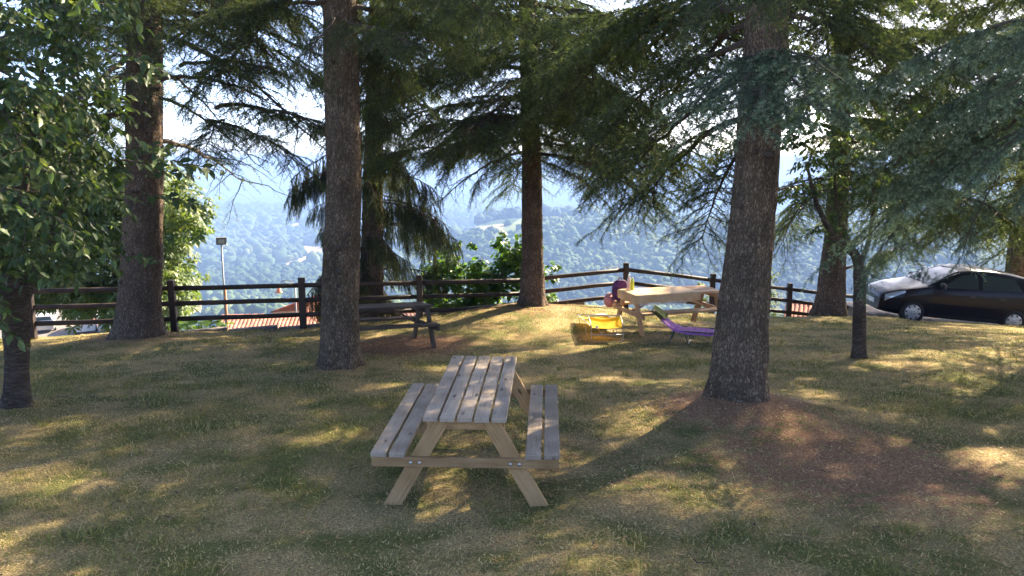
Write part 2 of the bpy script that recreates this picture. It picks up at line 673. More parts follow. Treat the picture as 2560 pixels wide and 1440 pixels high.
M['valley'] = valley_mat()
M['asphalt'] = simple('pinkish_paving', (0.22, 0.17, 0.14), 0.9, noise=0.25, nscale=18, bump=0.4)
M['parking'] = simple('pale_parking_asphalt', (0.16, 0.14, 0.125), 0.9, noise=0.2, nscale=3)
M['kerb'] = simple('old_kerb_stone', (0.17, 0.145, 0.12), 0.9, noise=0.35, nscale=9, bump=0.5)
M['tile'] = simple('clay_tile', (0.42, 0.155, 0.085), 0.85, noise=0.35, nscale=2.3)
M['tile_dark'] = simple('clay_tile_underlay', (0.20, 0.085, 0.055), 0.9, noise=0.3, nscale=6)
M['plaster'] = simple('cream_plaster', (0.62, 0.47, 0.30), 0.9, noise=0.1, nscale=2)
M['galv'] = simple('galvanised_steel', (0.17, 0.175, 0.18), 0.6, 0.4)
M['rust'] = simple('rust_painted_steel', (0.42, 0.17, 0.07), 0.75, noise=0.3, nscale=4)
M['lamp_body'] = simple('floodlight_housing', (0.12, 0.105, 0.09), 0.6)
M['lamp_glass'] = simple('floodlight_glass', (0.35, 0.30, 0.25), 0.15)
M['copper'] = simple('copper_shade', (0.55, 0.20, 0.08), 0.45, 0.3)
M['alu'] = simple('aluminium_tube', (0.40, 0.38, 0.35), 0.4, 0.7)
M['dark_tube'] = simple('dark_green_tube', (0.03, 0.05, 0.035), 0.4)
M['steel'] = simple('bolt_steel', (0.6, 0.58, 0.55), 0.3, 0.9)
M['pink_bottle'] = simple('pale_pink_enamel', (0.80, 0.58, 0.54), 0.3, coat=0.3)
M['lime_bottle'] = simple('lime_enamel', (0.52, 0.58, 0.035), 0.3, coat=0.3)
M['bottle_cap'] = simple('bottle_cap', (0.72, 0.70, 0.66), 0.35, 0.2)
M['pink_hat'] = simple('dusty_pink_straw', (0.55, 0.22, 0.20), 0.8, noise=0.15, nscale=30)
M['white_tag'] = simple('white_paper', (0.8, 0.78, 0.72), 0.7)


def cloth(name, c1, c2, trans, scale=6.0, stripe=None, rough=0.8):
    m, nt, out = new_mat(name)
    tc = N(nt, 'TexCoord')
    nz = N(nt, 'TexNoise', i_Scale=scale, i_Detail=4.0)
    nt.links.new(tc.outputs['Object'], nz.inputs['Vector'])
    r = ramp(nt, [(0.35, c1), (0.65, c2)], nz.outputs[0])
    col = r.outputs[0]
    if stripe:
        w = N(nt, 'TexWave')
        w.bands_direction = stripe[2]
        w.inputs['Scale'].default_value = stripe[1]
        w.inputs['Distortion'].default_value = 1.2
        nt.links.new(tc.outputs['Object'], w.inputs['Vector'])
        wr = ramp(nt, [(0.55, (0, 0, 0)), (0.7, (1, 1, 1))], w.outputs[0])
        col = mixc(nt, wr.outputs[0], col, stripe[0])
    d = N(nt, 'BsdfPrincipled')
    d.inputs['Roughness'].default_value = rough
    nt.links.new(col, d.inputs['Base Color'])
    t = N(nt, 'BsdfTranslucent')
    nt.links.new(col, t.inputs[0])
    mx = N(nt, 'MixShader')
    mx.inputs[0].default_value = trans
    nt.links.new(d.outputs[0], mx.inputs[1])
    nt.links.new(t.outputs[0], mx.inputs[2])
    nt.links.new(mx.outputs[0], out.inputs[0])
    return m


M['yellow'] = cloth('yellow_canvas', (0.85, 0.56, 0.01), (0.92, 0.63, 0.02), 0.5)
M['purple'] = cloth('purple_towel', (0.30, 0.085, 0.36), (0.42, 0.15, 0.46), 0.15, 10, ((0.40, 0.16, 0.42), 3.0, 'X'))
M['green_pad'] = cloth('olive_green_canvas', (0.17, 0.19, 0.02), (0.24, 0.26, 0.03), 0.3)
M['bag'] = cloth('dark_purple_fabric', (0.03, 0.008, 0.045), (0.13, 0.035, 0.13), 0.0, 22)
M['tablecloth'] = cloth('tan_printed_cloth', (0.58, 0.36, 0.17), (0.70, 0.48, 0.26), 0.12, 9, None)
M['lace'] = cloth('white_lace', (0.72, 0.68, 0.62), (0.85, 0.82, 0.78), 0.3, 40)

# ---------------------------------------------------------------- the lawn
CORNER = np.array([2.72, 19.0])
FDIR = np.array([0.948, 0.319])
FDIR /= np.linalg.norm(FDIR)
FDIR2 = np.array([2.4, 1.08])
FDIR2 /= np.linalg.norm(FDIR2)
T_LEFT = at(340, 838, 15.0)
T_MID = at(848, 925, 11.8)
T_CENTRE = at(1330, 775, 17.8)
T_RIGHT = at(1842, 1000, 8.85)
T_BACK = at(2074, 778, 20.2)
T_SMALL = at(2150, 893, 13.0)
T_CHERRY = at(38, 1025, 9.15)
MOUNDS = [(T_RIGHT[:2], 0.28, 0.72), (T_CENTRE[:2], 0.27, 1.7), (T_LEFT[:2], 0.10, 0.9), (T_MID[:2], 0.06, 0.7), (T_CHERRY[:2], 0.05, 0.5)]


def edge_y(x):
    x = np.asarray(x, float)
    yl = CORNER[1] + (x - CORNER[0]) * FDIR[1] / FDIR[0]
    yr = CORNER[1] + (x - CORNER[0]) * FDIR2[1] / FDIR2[0]
    e = np.where(x < CORNER[0], yl, yr) + 0.42
    e = np.maximum(e, 9.0)
    b = smooth(8.6, 9.6, x)
    return e * (1 - b) + (18.75 - 0.02 * (x - 10)) * b


def g(x, y):
    x = np.asarray(x, float)
    y = np.asarray(y, float)
    z = -0.083 * y - 0.075 * (1 - smooth(6.3, 8.6, y))
    z = z - 0.20 * np.maximum(0, y - 19.0) * smooth(2.0, 5.0, x)
    z = z - 0.055 * np.maximum(0, x - 8.5) * smooth(12, 18, y)
    z = z + 0.12 * smooth(13, 18, y) * smooth(-6, 0, x) * (1 - smooth(3, 7, x))
    for c, h, s in MOUNDS:
        z = z + h * np.exp(-((x - c[0]) ** 2 + (y - c[1]) ** 2) / (2 * s * s))
    z = z + 0.05 * (fbm(x * 0.7 + 3, y * 0.7, 3, 5) - 0.5) + 0.03 * (fbm(x * 3, y * 3, 3, 9) - 0.5)
    return z


def litter(x, y):
    """how much dry needle litter lies on the ground (0..1)"""
    v = np.zeros_like(np.asarray(x, float))
    for c, a, s in ((T_RIGHT[:2], 0.75, 0.95), ((T_RIGHT[0] + 0.6, T_RIGHT[1] - 1.7), 0.65, 1.25), ((T_RIGHT[0] - 1.6, T_RIGHT[1] - 1.6), 0.35, 1.2),
                    (T_MID[:2], 0.4, 0.7), (T_CENTRE[:2], 0.5, 1.6), ((-1.9, 14.0), 0.9, 0.95), (T_LEFT[:2], 0.5, 1.2), ((0.2, 10.0), 0.25, 1.2), (T_SMALL[:2], 0.3, 0.8), ((-4.5, 15.8), 0.35, 1.0)):
        v = np.maximum(v, a * np.exp(-((x - c[0]) ** 2 + (y - c[1]) ** 2) / (2 * s * s)))
    return v


xs = np.concatenate([np.arange(-60, -17, 3.0), np.arange(-17, 17, 0.16), np.arange(17, 61, 3.0)])
ys = np.concatenate([np.arange(-45, 2.5, 2.5), np.arange(2.5, 24.0, 0.16)])
XX, YY = np.meshgrid(xs, ys)
YY = np.minimum(YY, edge_y(XX))
ZZ = g(XX, YY)
V = np.stack([XX, YY, ZZ], -1)
sk = V[-1:].copy()
sk[..., 2] -= 5.0
sk[..., 1] += 0.05
V = np.concatenate([V, sk], 0)
nr, nc = V.shape[:2]
ii = np.arange(nr - 1)[:, None] * nc + np.arange(nc - 1)[None]
Fq = np.stack([ii, ii + 1, ii + nc + 1, ii + nc], -1).reshape(-1, 4)
Vf = V.reshape(-1, 3)
area_ok = (np.abs(Vf[Fq[:, 0]] - Vf[Fq[:, 3]]).sum(1) > 1e-5) | (np.abs(Vf[Fq[:, 1]] - Vf[Fq[:, 2]]).sum(1) > 1e-5)
Fq = Fq[area_ok]
lawn = obj('ground', raw_mesh('ground', Vf, Fq, M['lawn'], attrs={'litter': litter(Vf[:, 0], Vf[:, 1])}, smooth_shade=True))
tag(lawn, 'sloping dry lawn with patches of needle litter', 'lawn', kind='structure')

# ---------------------------------------------------------------- valley, hills, far mountains
RB_R = [0, 25, 60, 300, 600, 760, 1300, 2500, 4000, 9500]
RB_Z = [-7, -7.5, -13.9, -68, -116, -146, -166, -186, -235, -270]


def px_of_az(az):
    return 1280 + F_PX * np.tan(az)


def z_at(py, r, az):
    """height that shows at photo row py at distance r on bearing az"""
    v = -(np.asarray(py, float) - 720.0) / F_PX
    dy = CP + v * SP
    dz = -SP + v * CP
    return CAM_Z + dz / dy * r * np.cos(az)


def terrain(az, r):
    x = r * np.sin(az)
    y = r * np.cos(az)
    base = np.interp(r, RB_R, RB_Z)
    base = base + smooth(300, 700, r) * 22 * (fbm(x / 420 + 7, y / 420, 4, 3) - 0.5)
    px = px_of_az(np.clip(az, -1.2, 1.2))
    # wooded hill across the valley
    crest = np.interp(px, [900, 1080, 1170, 1300, 1420, 1560, 1700, 1820, 1900, 2040, 2200, 2500, 3200], [600, 585, 566, 546, 541, 540, 551, 560, 568, 580, 592, 600, 610])
    rc = 1050 + 60 * np.sin(az * 9 + 1)
    zc = z_at(crest, rc, az) - 4 + 5 * (fbm(az * 60, r * 0 + 1.0, 3, 21) - 0.5)
    w = smooth(950, 1230, px)
    S = smooth(690, 1, 0) * 0 + smooth(0, 1, (r - 700) / (rc - 700)) * (1 - smooth(0, 1, (r - rc) / 900))
    gul = 46 * (fbm(x / 170, y / 170, 3, 33) - 0.5) * smooth(700, 800, r) * (1 - smooth(950, 1050, r))
    z = base + w * (S * (zc - base) + gul * S)
    # ridge behind, left
    zr = z_at(np.interp(px, [-500, 560, 780, 1000, 1150, 1300, 2600], [520, 520, 517, 535, 552, 560, 560]), 3000, az) - 8 + 12 * (fbm(az * 40, r * 0, 4, 41) - 0.5)
    S2 = smooth(2300, 3000, r) * (1 - smooth(3000, 3900, r))
    z = z + S2 * np.maximum(0, zr - base)
    for (rm, py, amp, sd, k) in ((4500, 497, 40, 51, 25), (6400, 470, 60, 61, 18), (8700, 447, 85, 71, 14)):
        zm = z_at(py, rm, az) + amp * (fbm(az * k + 3, r * 0, 5, sd) - 0.55)
        S3 = smooth(rm * 0.87, rm, r) * (1 - smooth(rm, rm * 1.08, r))
        z = np.maximum(z, base + S3 * (zm - base))
    back = smooth(R(52), R(75), np.abs(az))
    zb = -0.083 * np.clip(y, -45, 45) - 0.5 - smooth(60, 9000, r) * 40
    zb = np.where(r < 45, -7 + 0 * r, zb)
    return z * (1 - back) + zb * back


az_f = np.linspace(R(-40), R(40), 460)
az_b = np.linspace(R(40), R(320), 90)[1:-1]
azs = np.concatenate([az_f, az_b])
rs_ = np.concatenate([np.linspace(8, 60, 8), np.linspace(80, 560, 25), np.arange(575, 1120, 4.5), np.arange(1130, 3000, 22), np.arange(3030, 9600, 85)])
AZ, RR = np.meshgrid(azs, rs_)
AZw = np.where(AZ > np.pi, AZ - 2 * np.pi, AZ)
TZ = terrain(AZw, RR)
TX = RR * np.sin(AZw)
TY = RR * np.cos(AZw)
# fields
FIELDS = []


def field_px(px, py_far, py_near, wpx, r, skew, val):
    FIELDS.append((px, py_far, py_near, wpx, skew, val))


for a in ((770, 556, 575, 46, 0.08, 0.95), (700, 566, 574, 50, 0.10, 0.45), (756, 614, 636, 52, -0.06, 0.95), (776, 636, 660, 66, 0.35, 1.0), (662, 628, 638, 40, 0.18, 0.5),
          (600, 645, 658, 46, 0.25, 0.9), (685, 664, 676, 18, 0.4, 0.85), (1200, 565, 582, 64, 0.1, 0.75), (1285, 556, 585, 50, 0.55, 0.42), (1900, 562, 572, 90, 0.02, 0.45), (1150, 575, 585, 60, 0.0, 0.6), (640, 586, 592, 34, 0.1, 0.4)):
    FIELDS.append(a)


def pix(x, y, z):
    zz = z - CAM_Z
    d = y * CP - zz * SP
    u = y * SP + zz * CP
    d = np.maximum(d, 1e-3)
    return 1280 + F_PX * x / d, 720 - F_PX * u / d


def field_val(x, y, z):
    px, py = pix(x, y, z)
    out = np.zeros_like(px)
    for (cx, y0, y1, wp, skew, val) in FIELDS:
        yy = py + (px - cx) * skew
        n = 3 * (vnoise(px / 9, py / 5, 3) - 0.5)
        ins = (np.abs(px - cx) < wp + 2 * n) & (yy > y0 + n * 0.5) & (yy < y1 + n * 0.5)
        out = np.where(ins & (y > 500) & (y < 4200), val, out)
    return out


FV = field_val(TX, TY, TZ)
V = np.stack([TX, TY, TZ], -1)
nr, nc = V.shape[:2]
ii = np.arange(nr - 1)[:, None] * nc + np.arange(nc)[None]
jj = np.arange(nr - 1)[:, None] * nc + (np.arange(nc)[None] + 1) % nc
Fq = np.stack([ii, ii + nc, jj + nc, jj], -1).reshape(-1, 4)
hills = obj('hills', raw_mesh('hills', V.reshape(-1, 3), Fq, M['valley'], attrs={'field': FV.ravel()}, smooth_shade=True))
tag(hills, 'hazy wooded valley with pale fields and blue ridges', 'hills', kind='structure')


def ico(sub):
    import bmesh
    bm = bmesh.new()
    bmesh.ops.create_icosphere(bm, subdivisions=sub, radius=1.0)
    v = np.array([p.co[:] for p in bm.verts])
    f = np.array([[q.index for q in t.verts] for t in bm.faces])
    bm.free()
    return v, f


def far_forest(seed, regions, name, label):
    rg = np.random.default_rng(seed)
    VV, FF, TT = [], [], []
    base = 0
    for (a0, a1, r0, r1, n, size, sub) in regions:
        iv, if_ = ico(sub)
        az = rg.uniform(R(a0), R(a1), n)
        r = np.sqrt(rg.uniform(r0 * r0, r1 * r1, n))
        z = terrain(az, r)
        x, y = r * np.sin(az), r * np.cos(az)
        keep = field_val(x, y, z) < 0.05
        x, y, z = x[keep], y[keep], z[keep]
        n = len(x)
        s = size * rg.uniform(0.6, 1.35, n)
        h = s * rg.uniform(0.75, 1.2, n)
        jit = 1 + 0.30 * rg.standard_normal((n, len(iv), 1)).clip(-1.6, 1.6)
        vv = iv[None] * jit
        ang = rg.uniform(0, 6.28, n)
        ca, sa = np.cos(ang)[:, None], np.sin(ang)[:, None]
        vx = (vv[..., 0] * ca - vv[..., 1] * sa) * s[:, None] * 0.55
        vy = (vv[..., 0] * sa + vv[..., 1] * ca) * s[:, None] * 0.55
        vz = vv[..., 2] * h[:, None] * 0.55 + h[:, None] * 0.4
        P = np.stack([vx + x[:, None], vy + y[:, None], vz + z[:, None]], -1).reshape(-1, 3)
        f = (if_[None] + (np.arange(n) * len(iv))[:, None, None]).reshape(-1, 3) + base
        zone = fbm(x / 160, y / 160, 3, 5)
        t = np.clip(0.35 * rg.uniform(0, 1, n) + 2.0 * (zone - 0.38), 0, 1)
        VV.append(P)
        FF.append(f)
        TT.append(np.repeat(t, len(iv)))
        base += len(P)
    o = obj(name, raw_mesh(name, np.concatenate(VV), np.concatenate(FF), M['forest'], attrs={'tint': np.concatenate(TT)}, smooth_shade=True))
    return tag(o, label, 'forest', kind='stuff')


far_forest(3, [(-7, 30, 700, 1075, 6200, 8.2, 2), (-21, -5, 560, 1250, 3000, 9.0, 2), (-26, 6, 1250, 2200, 3600, 17.0, 1), (-24, 10, 2200, 3100, 2600, 22.0, 1)], 'forest', 'hazy blue green woodland covering the far hillsides')

# ---------------------------------------------------------------- trees: builders


def tree_trunk(name, pts, rad, mat, parent, seed=0, n=40, flare=0.35, flare_h=0.5, lump=0.06, step=0.10):
    """tapered trunk through pts (world coordinates relative to parent), rad at each point"""
    pts = np.asarray(pts, float)
    L = np.concatenate([[0], np.cumsum(np.linalg.norm(np.diff(pts, axis=0), axis=1))])
    s = np.arange(0, L[-1], step)
    P = np.stack([np.interp(s, L, pts[:, k]) for k in range(3)], -1)
    # soften the path
    for _ in range(6):
        P[1:-1] = 0.5 * P[1:-1] + 0.25 * (P[2:] + P[:-2])
    r = np.interp(s, L, rad)
    _, t, a, b = frames(P)
    ang = np.arange(n + 1) * 2 * np.pi / n
    A, S = np.meshgrid(ang, s)
    cx, sx = np.cos(A), np.sin(A)
    fl = flare * (0.6 * np.exp(-np.maximum(0, S - 0.25) / (flare_h * 0.9)) + 0.75 * np.exp(-np.maximum(0, S - 0.25) / 0.14))
    root = 1 + fl * (0.75 + 0.5 * np.sin(A * 5 + seed) * np.exp(-np.maximum(0, S - 0.2) / 0.25) + 0.25 * np.sin(A * 3 + seed * 2))
    nz = fbm(cx * 1.7 + seed * 7 + S * 0.25, sx * 1.7 + S * 1.3 + seed, 3, seed) - 0.5
    nz2 = fbm(A * 9, S * 5 + seed, 3, seed + 3) - 0.5
    RRr = r[:, None] * (root + lump * 2 * nz) + 0.034 * nz2 * np.minimum(1, r[:, None] / 0.15)
    RRr[:, -1] = RRr[:, 0]
    V = P[:, None] + RRr[..., None] * (cx[..., None] * a[:, None] + sx[..., None] * b[:, None])
    nrr, ncc = V.shape[:2]
    i = np.arange(nrr - 1)[:, None] * ncc + np.arange(ncc - 1)[None]
    f = np.stack([i, i + 1, i + ncc + 1, i + ncc], -1).reshape(-1, 4)
    uv = np.stack([A * r.mean(), S], -1).reshape(-1, 2)
    m = raw_mesh(name, V.reshape(-1, 3), f, mat, smooth_shade=True, uv=uv)
    return obj(name, m, parent), P, r


TIPZ = {}


class Br:
    """a branch mesh: wood tubes and leaves or needles"""

    def __init__(self, seed):
        self.rg = np.random.default_rng(seed)
        self.wv, self.wf, self.wn = [], [], 0
        self.P, self.T, self.tip = [], [], []

    def wood(self, pts, r, n=4):
        v, f = tube(pts, r, n)
        self.wv.append(v)
        self.wf.append(np.concatenate([f[:, [0, 1, 2]], f[:, [0, 2, 3]]]) + self.wn)
        self.wn += len(v)

    def along(self, pts, pitch, t0=0.0, tip=0.0):
        """mark needle positions along a twig"""
        d = np.linalg.norm(np.diff(pts, axis=0), axis=1)
        L = np.concatenate([[0], np.cumsum(d)])
        n = max(2, int(L[-1] * (1 - t0) / pitch))
        s = np.linspace(L[-1] * t0, L[-1], n)
        p = np.stack([np.interp(s, L, pts[:, k]) for k in range(3)], -1)
        t = np.gradient(pts, axis=0)
        tt = np.stack([np.interp(s, L, t[:, k]) for k in range(3)], -1)
        tt /= np.linalg.norm(tt, axis=1)[:, None] + 1e-9
        self.P.append(p)
        self.T.append(tt)
        self.tip.append(tip * (s / L[-1]) ** 2)

    def needles(self, k, nl, nw, spread=(0.5, 1.25), up=0.25, tint=(0.0, 0.75)):
        rg = self.rg
        P = np.concatenate(self.P)
        T = np.concatenate(self.T)
        tip = np.concatenate(self.tip)
        tuft = rg.uniform(0, 1, len(P))
        P = np.repeat(P, k, 0)
        T = np.repeat(T, k, 0)
        tip = np.repeat(tip, k)
        tuft = np.repeat(tuft, k)
        n = len(P)
        rnd = rg.standard_normal((n, 3))
        perp = rnd - (rnd * T).sum(1)[:, None] * T
        perp /= np.linalg.norm(perp, axis=1)[:, None] + 1e-9
        th = rg.uniform(spread[0], spread[1], n)[:, None]
        D = T * np.cos(th) + perp * np.sin(th)
        D[:, 2] += up * 0.5
        D /= np.linalg.norm(D, axis=1)[:, None]
        ln = nl * rg.uniform(0.7, 1.15, n)[:, None]
        side = np.cross(D, rg.standard_normal((n, 3)))
        side /= np.linalg.norm(side, axis=1)[:, None] + 1e-9
        B = P + rg.normal(0, 0.003, (n, 3))
        v = np.stack([B + side * nw / 2, B - side * nw / 2, B + D * ln], 1).reshape(-1, 3)
        t = np.clip(tint[0] + (tint[1] - tint[0]) * (0.72 * tuft + 0.28 * rg.uniform(0, 1, n)) + tip, 0, 1)
        return v, np.repeat(t, 3)

    def leaves(self, size, tmpl, droop=0.5, tint=(0.1, 0.8), per=1, flat=0.6):
        rg = self.rg
        P = np.repeat(np.concatenate(self.P), per, 0)
        T = np.repeat(np.concatenate(self.T), per, 0)
        n = len(P)
        alt = np.where(np.arange(n) % 2 == 0, 1.0, -1.0)[:, None]
        side = np.cross(T, np.array([0, 0, 1.0])[None])
        side /= np.linalg.norm(side, axis=1)[:, None] + 1e-9
        D = T * rg.uniform(0.3, 0.9, n)[:, None] + side * alt * rg.uniform(0.5, 1.0, n)[:, None] + rg.normal(0, 0.25, (n, 3))
        D[:, 2] -= droop * rg.uniform(0.4, 1.4, n)
        D /= np.linalg.norm(D, axis=1)[:, None]
        Z = np.array([0, 0, 1.0])[None] * flat + rg.normal(0, 0.45, (n, 3))
        Z -= (Z * D).sum(1)[:, None] * D
        Z /= np.linalg.norm(Z, axis=1)[:, None] + 1e-9
        return leaf_array(P, D, Z, size * rg.uniform(0.65, 1.2, n), tmpl, tint[0] + (tint[1] - tint[0]) * rg.uniform(0, 1, n))

    def mesh(self, name, mats, nv, nf, nt):
        wv = np.concatenate(self.wv)
        wf = np.concatenate(self.wf)
        V = np.concatenate([wv, nv])
        Fs = np.concatenate([wf, nf + len(wv)])
        mi = np.concatenate([np.zeros(len(wf), int), np.ones(len(nf), int)])
        t = np.concatenate([np.zeros(len(wv)), nt])
        return raw_mesh(name, V, Fs, mats, mi, {'tint': t})


LEAF_OVATE = (np.array([(0, 0, 0), (0.28, 0.22, 0.05), (0.28, -0.22, 0.05), (0.30, 0, 0.0), (0.62, 0.21, 0.02), (0.62, -0.21, 0.02), (0.66, 0, -0.04), (1, 0, -0.14)], float),
              np.array([(0, 3, 1), (0, 2, 3), (1, 3, 6), (1, 6, 4), (2, 5, 6), (2, 6, 3), (4, 6, 7), (5, 7, 6)]))
LEAF_ROUND = (np.array([(0, 0, 0), (0.18, 0.36, 0.06), (0.18, -0.36, 0.06), (0.3, 0, 0.0), (0.62, 0.38, 0.02), (0.62, -0.38, 0.02), (0.66, 0, -0.03), (1, 0, -0.12)], float),
              np.array([(0, 3, 1), (0, 2, 3), (1, 3, 6), (1, 6, 4), (2, 5, 6), (2, 6, 3), (4, 6, 7), (5, 7, 6)]))


def palmate():
    vs, fs = [], []
    for k, a in enumerate((-1.9, -1.15, -0.42, 0.42, 1.15, 1.9)):
        l = 1.0 - 0.12 * abs(a)
        ca, sa = math.cos(a), math.sin(a)
        loc = [(0, 0, 0), (0.62 * l, 0.16, 0.0), (0.62 * l, -0.16, 0.0), (l, 0, -0.20), (0.55 * l, 0, 0.04)]
        b = len(vs)
        for (x, y, z) in loc:
            vs.append((x * ca - y * sa, x * sa + y * ca, z - 0.1 * x))
        fs += [(b, b + 4, b + 1), (b, b + 2, b + 4), (b + 1, b + 4, b + 3), (b + 2, b + 3, b + 4)]
    return np.array(vs), np.array(fs)


LEAF_PALM = palmate()


def leaf_array(P, D, Z, size, tmpl, tint):
    tv, tf = tmpl
    Yv = np.cross(Z, D)
    n = len(P)
    size = np.broadcast_to(size, (n,))
    v = P[:, None] + size[:, None, None] * (tv[None, :, 0:1] * D[:, None] + tv[None, :, 1:2] * Yv[:, None] + tv[None, :, 2:3] * Z[:, None])
    f = (tf[None] + (np.arange(n) * len(tv))[:, None, None]).reshape(-1, 3)
    return v.reshape(-1, 3), f, np.repeat(tint, len(tv))


def curve(p0, d, L, n, rg, droop=0.0, wob=0.05, up=0.0):
    d = np.asarray(d, float)
    d = d / np.linalg.norm(d)
    t = np.linspace(0, 1, n)
    p = np.asarray(p0, float)[None] + d[None] * (t * L)[:, None]
    p[:, 2] += -droop * L * t ** 2 + up * L * t
    w = np.cumsum(rg.normal(0, wob * L / n, (n, 3)), 0)
    w[0] = 0
    return p + w


def cedar_bough(name, seed, L=3.0, n2=46, l2=1.05, asc=0.12, droop=0.28, n3=14, l3=0.32, pitch=0.034, k=8, nl=0.048, nw=0.0062, r0=0.045, d2=0.3, mat='needle', hang=0.0, bare=0.12, tipc=0.25, tint=(0.0, 0.75), sparse=0.0, up=0.25, wr=1.0):
    B = Br(seed)
    rg = B.rg
    main = curve((0, 0, 0), (1, 0, 0), L, 16, rg, droop, 0.10, asc)
    B.wood(main, np.linspace(r0, 0.008, 16), 6)
    Ls = np.linspace(0, 1, 16)
    B.along(main[4:], pitch, 0.0, tipc)
    for i in range(n2):
        t = bare + (1 - bare) * (i + rg.uniform(0, 1)) / n2
        p = np.array([np.interp(t, Ls, main[:, q]) for q in range(3)])
        tan = main[min(15, int(t * 15) + 1)] - main[max(0, int(t * 15))]
        tan = tan / (np.linalg.norm(tan) + 1e-9)
        s = 1 if i % 2 else -1
        a = rg.uniform(0.45, 1.45)
        side = np.cross(np.array([0, 0, 1.0]), tan)
        side /= np.linalg.norm(side) + 1e-9
        d = tan * math.cos(a) + side * s * math.sin(a) + np.array([0, 0, rg.uniform(-0.25, 0.12)])
        ll = l2 * (0.35 + 0.65 * math.sin(math.pi * min(1, 0.25 + 0.75 * (1 - t)))) * rg.uniform(0.4, 1.25)
        if hang:
            hh = hang * rg.uniform(0.55, 1.25)
            d = d * max(0.05, 1 - hh) + np.array([0, 0, -hh])
        q = curve(p, d, ll, 8, rg, d2 * rg.uniform(0.3, 1.6), 0.20, 0.05)
        B.wood(q, np.linspace(0.009 + 0.004 * ll, 0.002, 8) * wr, 3)
        dead = rg.uniform() < sparse
        if not dead:
            B.along(q, pitch, 0.15, tipc)
        m3 = max(2, int(n3 * ll / l2))
        for j in range(m3):
            t2 = 0.12 + 0.88 * (j + rg.uniform(0, 1)) / m3
            p2 = np.array([np.interp(t2, np.linspace(0, 1, 8), q[:, c]) for c in range(3)])
            tan2 = q[min(7, int(t2 * 7) + 1)] - q[max(0, int(t2 * 7))]
            tan2 = tan2 / (np.linalg.norm(tan2) + 1e-9)
            sd = np.cross(np.array([0, 0, 1.0]), tan2)
            sd /= np.linalg.norm(sd) + 1e-9
            a2 = rg.uniform(0.6, 1.2)
            d3 = tan2 * math.cos(a2) + sd * (1 if j % 2 else -1) * math.sin(a2) + np.array([0, 0, rg.uniform(-0.35, 0.15)])
            if hang:
                d3 = d3 * (1 - hang * 0.8) + np.array([0, 0, -hang])
            l_3 = l3 * (1.1 - 0.6 * t2) * rg.uniform(0.6, 1.3)
            q3 = curve(p2, d3, l_3, 5, rg, 0.35, 0.08, 0.0)
            B.wood(q3, np.linspace(0.003, 0.0012, 5) * wr, 3)
            if not dead or rg.uniform() < 0.15:
                B.along(q3, pitch, 0.05, tipc)
    v, t = B.needles(k, nl, nw, tint=tint, up=up)
    me = B.mesh(name, [M['twig'], M[mat]], v, np.arange(len(v)).reshape(-1, 3), t)
    TIPZ[me.name] = float(main[-1, 2] / main[-1, 0])
    return me


def leafy_branch(name, seed, L=1.6, n2=11, l2=0.7, size=0.165, pitch=0.062, mat='leaf_cherry', tmpl=LEAF_OVATE, droop=0.3, ld=0.5, per=1, r0=0.015, flat=0.6, tint=(0.05, 0.85), asc=0.1):
    B = Br(seed)
    rg = B.rg
    main = curve((0, 0, 0), (1, 0, 0), L, 12, rg, droop, 0.12, asc)
    B.wood(main, np.linspace(r0, 0.003, 12), 5)
    B.along(main, pitch, 0.25)
    for i in range(n2):
        t = 0.1 + 0.85 * (i + rg.uniform()) / n2
        p = np.array([np.interp(t, np.linspace(0, 1, 12), main[:, q]) for q in range(3)])
        s = 1 if i % 2 else -1
        a = rg.uniform(0.5, 1.1)
        d = np.array([math.cos(a), s * math.sin(a), rg.uniform(-0.3, 0.35)])
        q = curve(p, d, l2 * rg.uniform(0.5, 1.2) * (1.1 - 0.5 * t), 7, rg, 0.3, 0.1)
        B.wood(q, np.linspace(0.005, 0.0015, 7), 3)
        B.along(q, pitch, 0.1)
    v, f, t = B.leaves(size, tmpl, ld, tint, per, flat)
    return B.mesh(name, [M['twig'], M[mat]], v, f, t)


def branch_at(tree, mesh, root, tip=None, az=None, pitch=0.0, scale=1.0, L=3.0, roll=0.0, name='branch'):
    """instance of a branch mesh, a part of its tree; root (and tip) in world coordinates"""
    root = Vector([float(c) for c in root])
    if tip is not None:
        d = Vector([float(c) for c in tip]) - root
        scale = d.length / L
        tz = TIPZ.get(mesh.name, 0.0)             # the bough sags: aim higher so that its tip arrives
        hor = math.hypot(d.x, d.y)
        el = math.atan2(d.z, hor) - math.atan(tz)
        hd = Vector((d.x, d.y, 0)).normalized()
        d = hd * math.cos(el) + Vector((0, 0, math.sin(el)))
    else:
        d = Vector((math.sin(az) * math.cos(pitch), math.cos(az) * math.cos(pitch), math.sin(pitch)))
    d.normalize()
    y = Vector((0, 0, 1)).cross(d)
    if y.length < 1e-3:
        y = Vector((0, 1, 0))
    y.normalize()
    z = d.cross(y)
    m3 = Matrix((d, y, z)).transposed() @ Matrix.Rotation(roll, 3, 'X')
    o = obj(name, mesh, tree)
    o.matrix_local = tree.matrix_world.inverted() @ (Matrix.Translation(root) @ m3.to_4x4() @ Matrix.Scale(scale, 4))
    return o


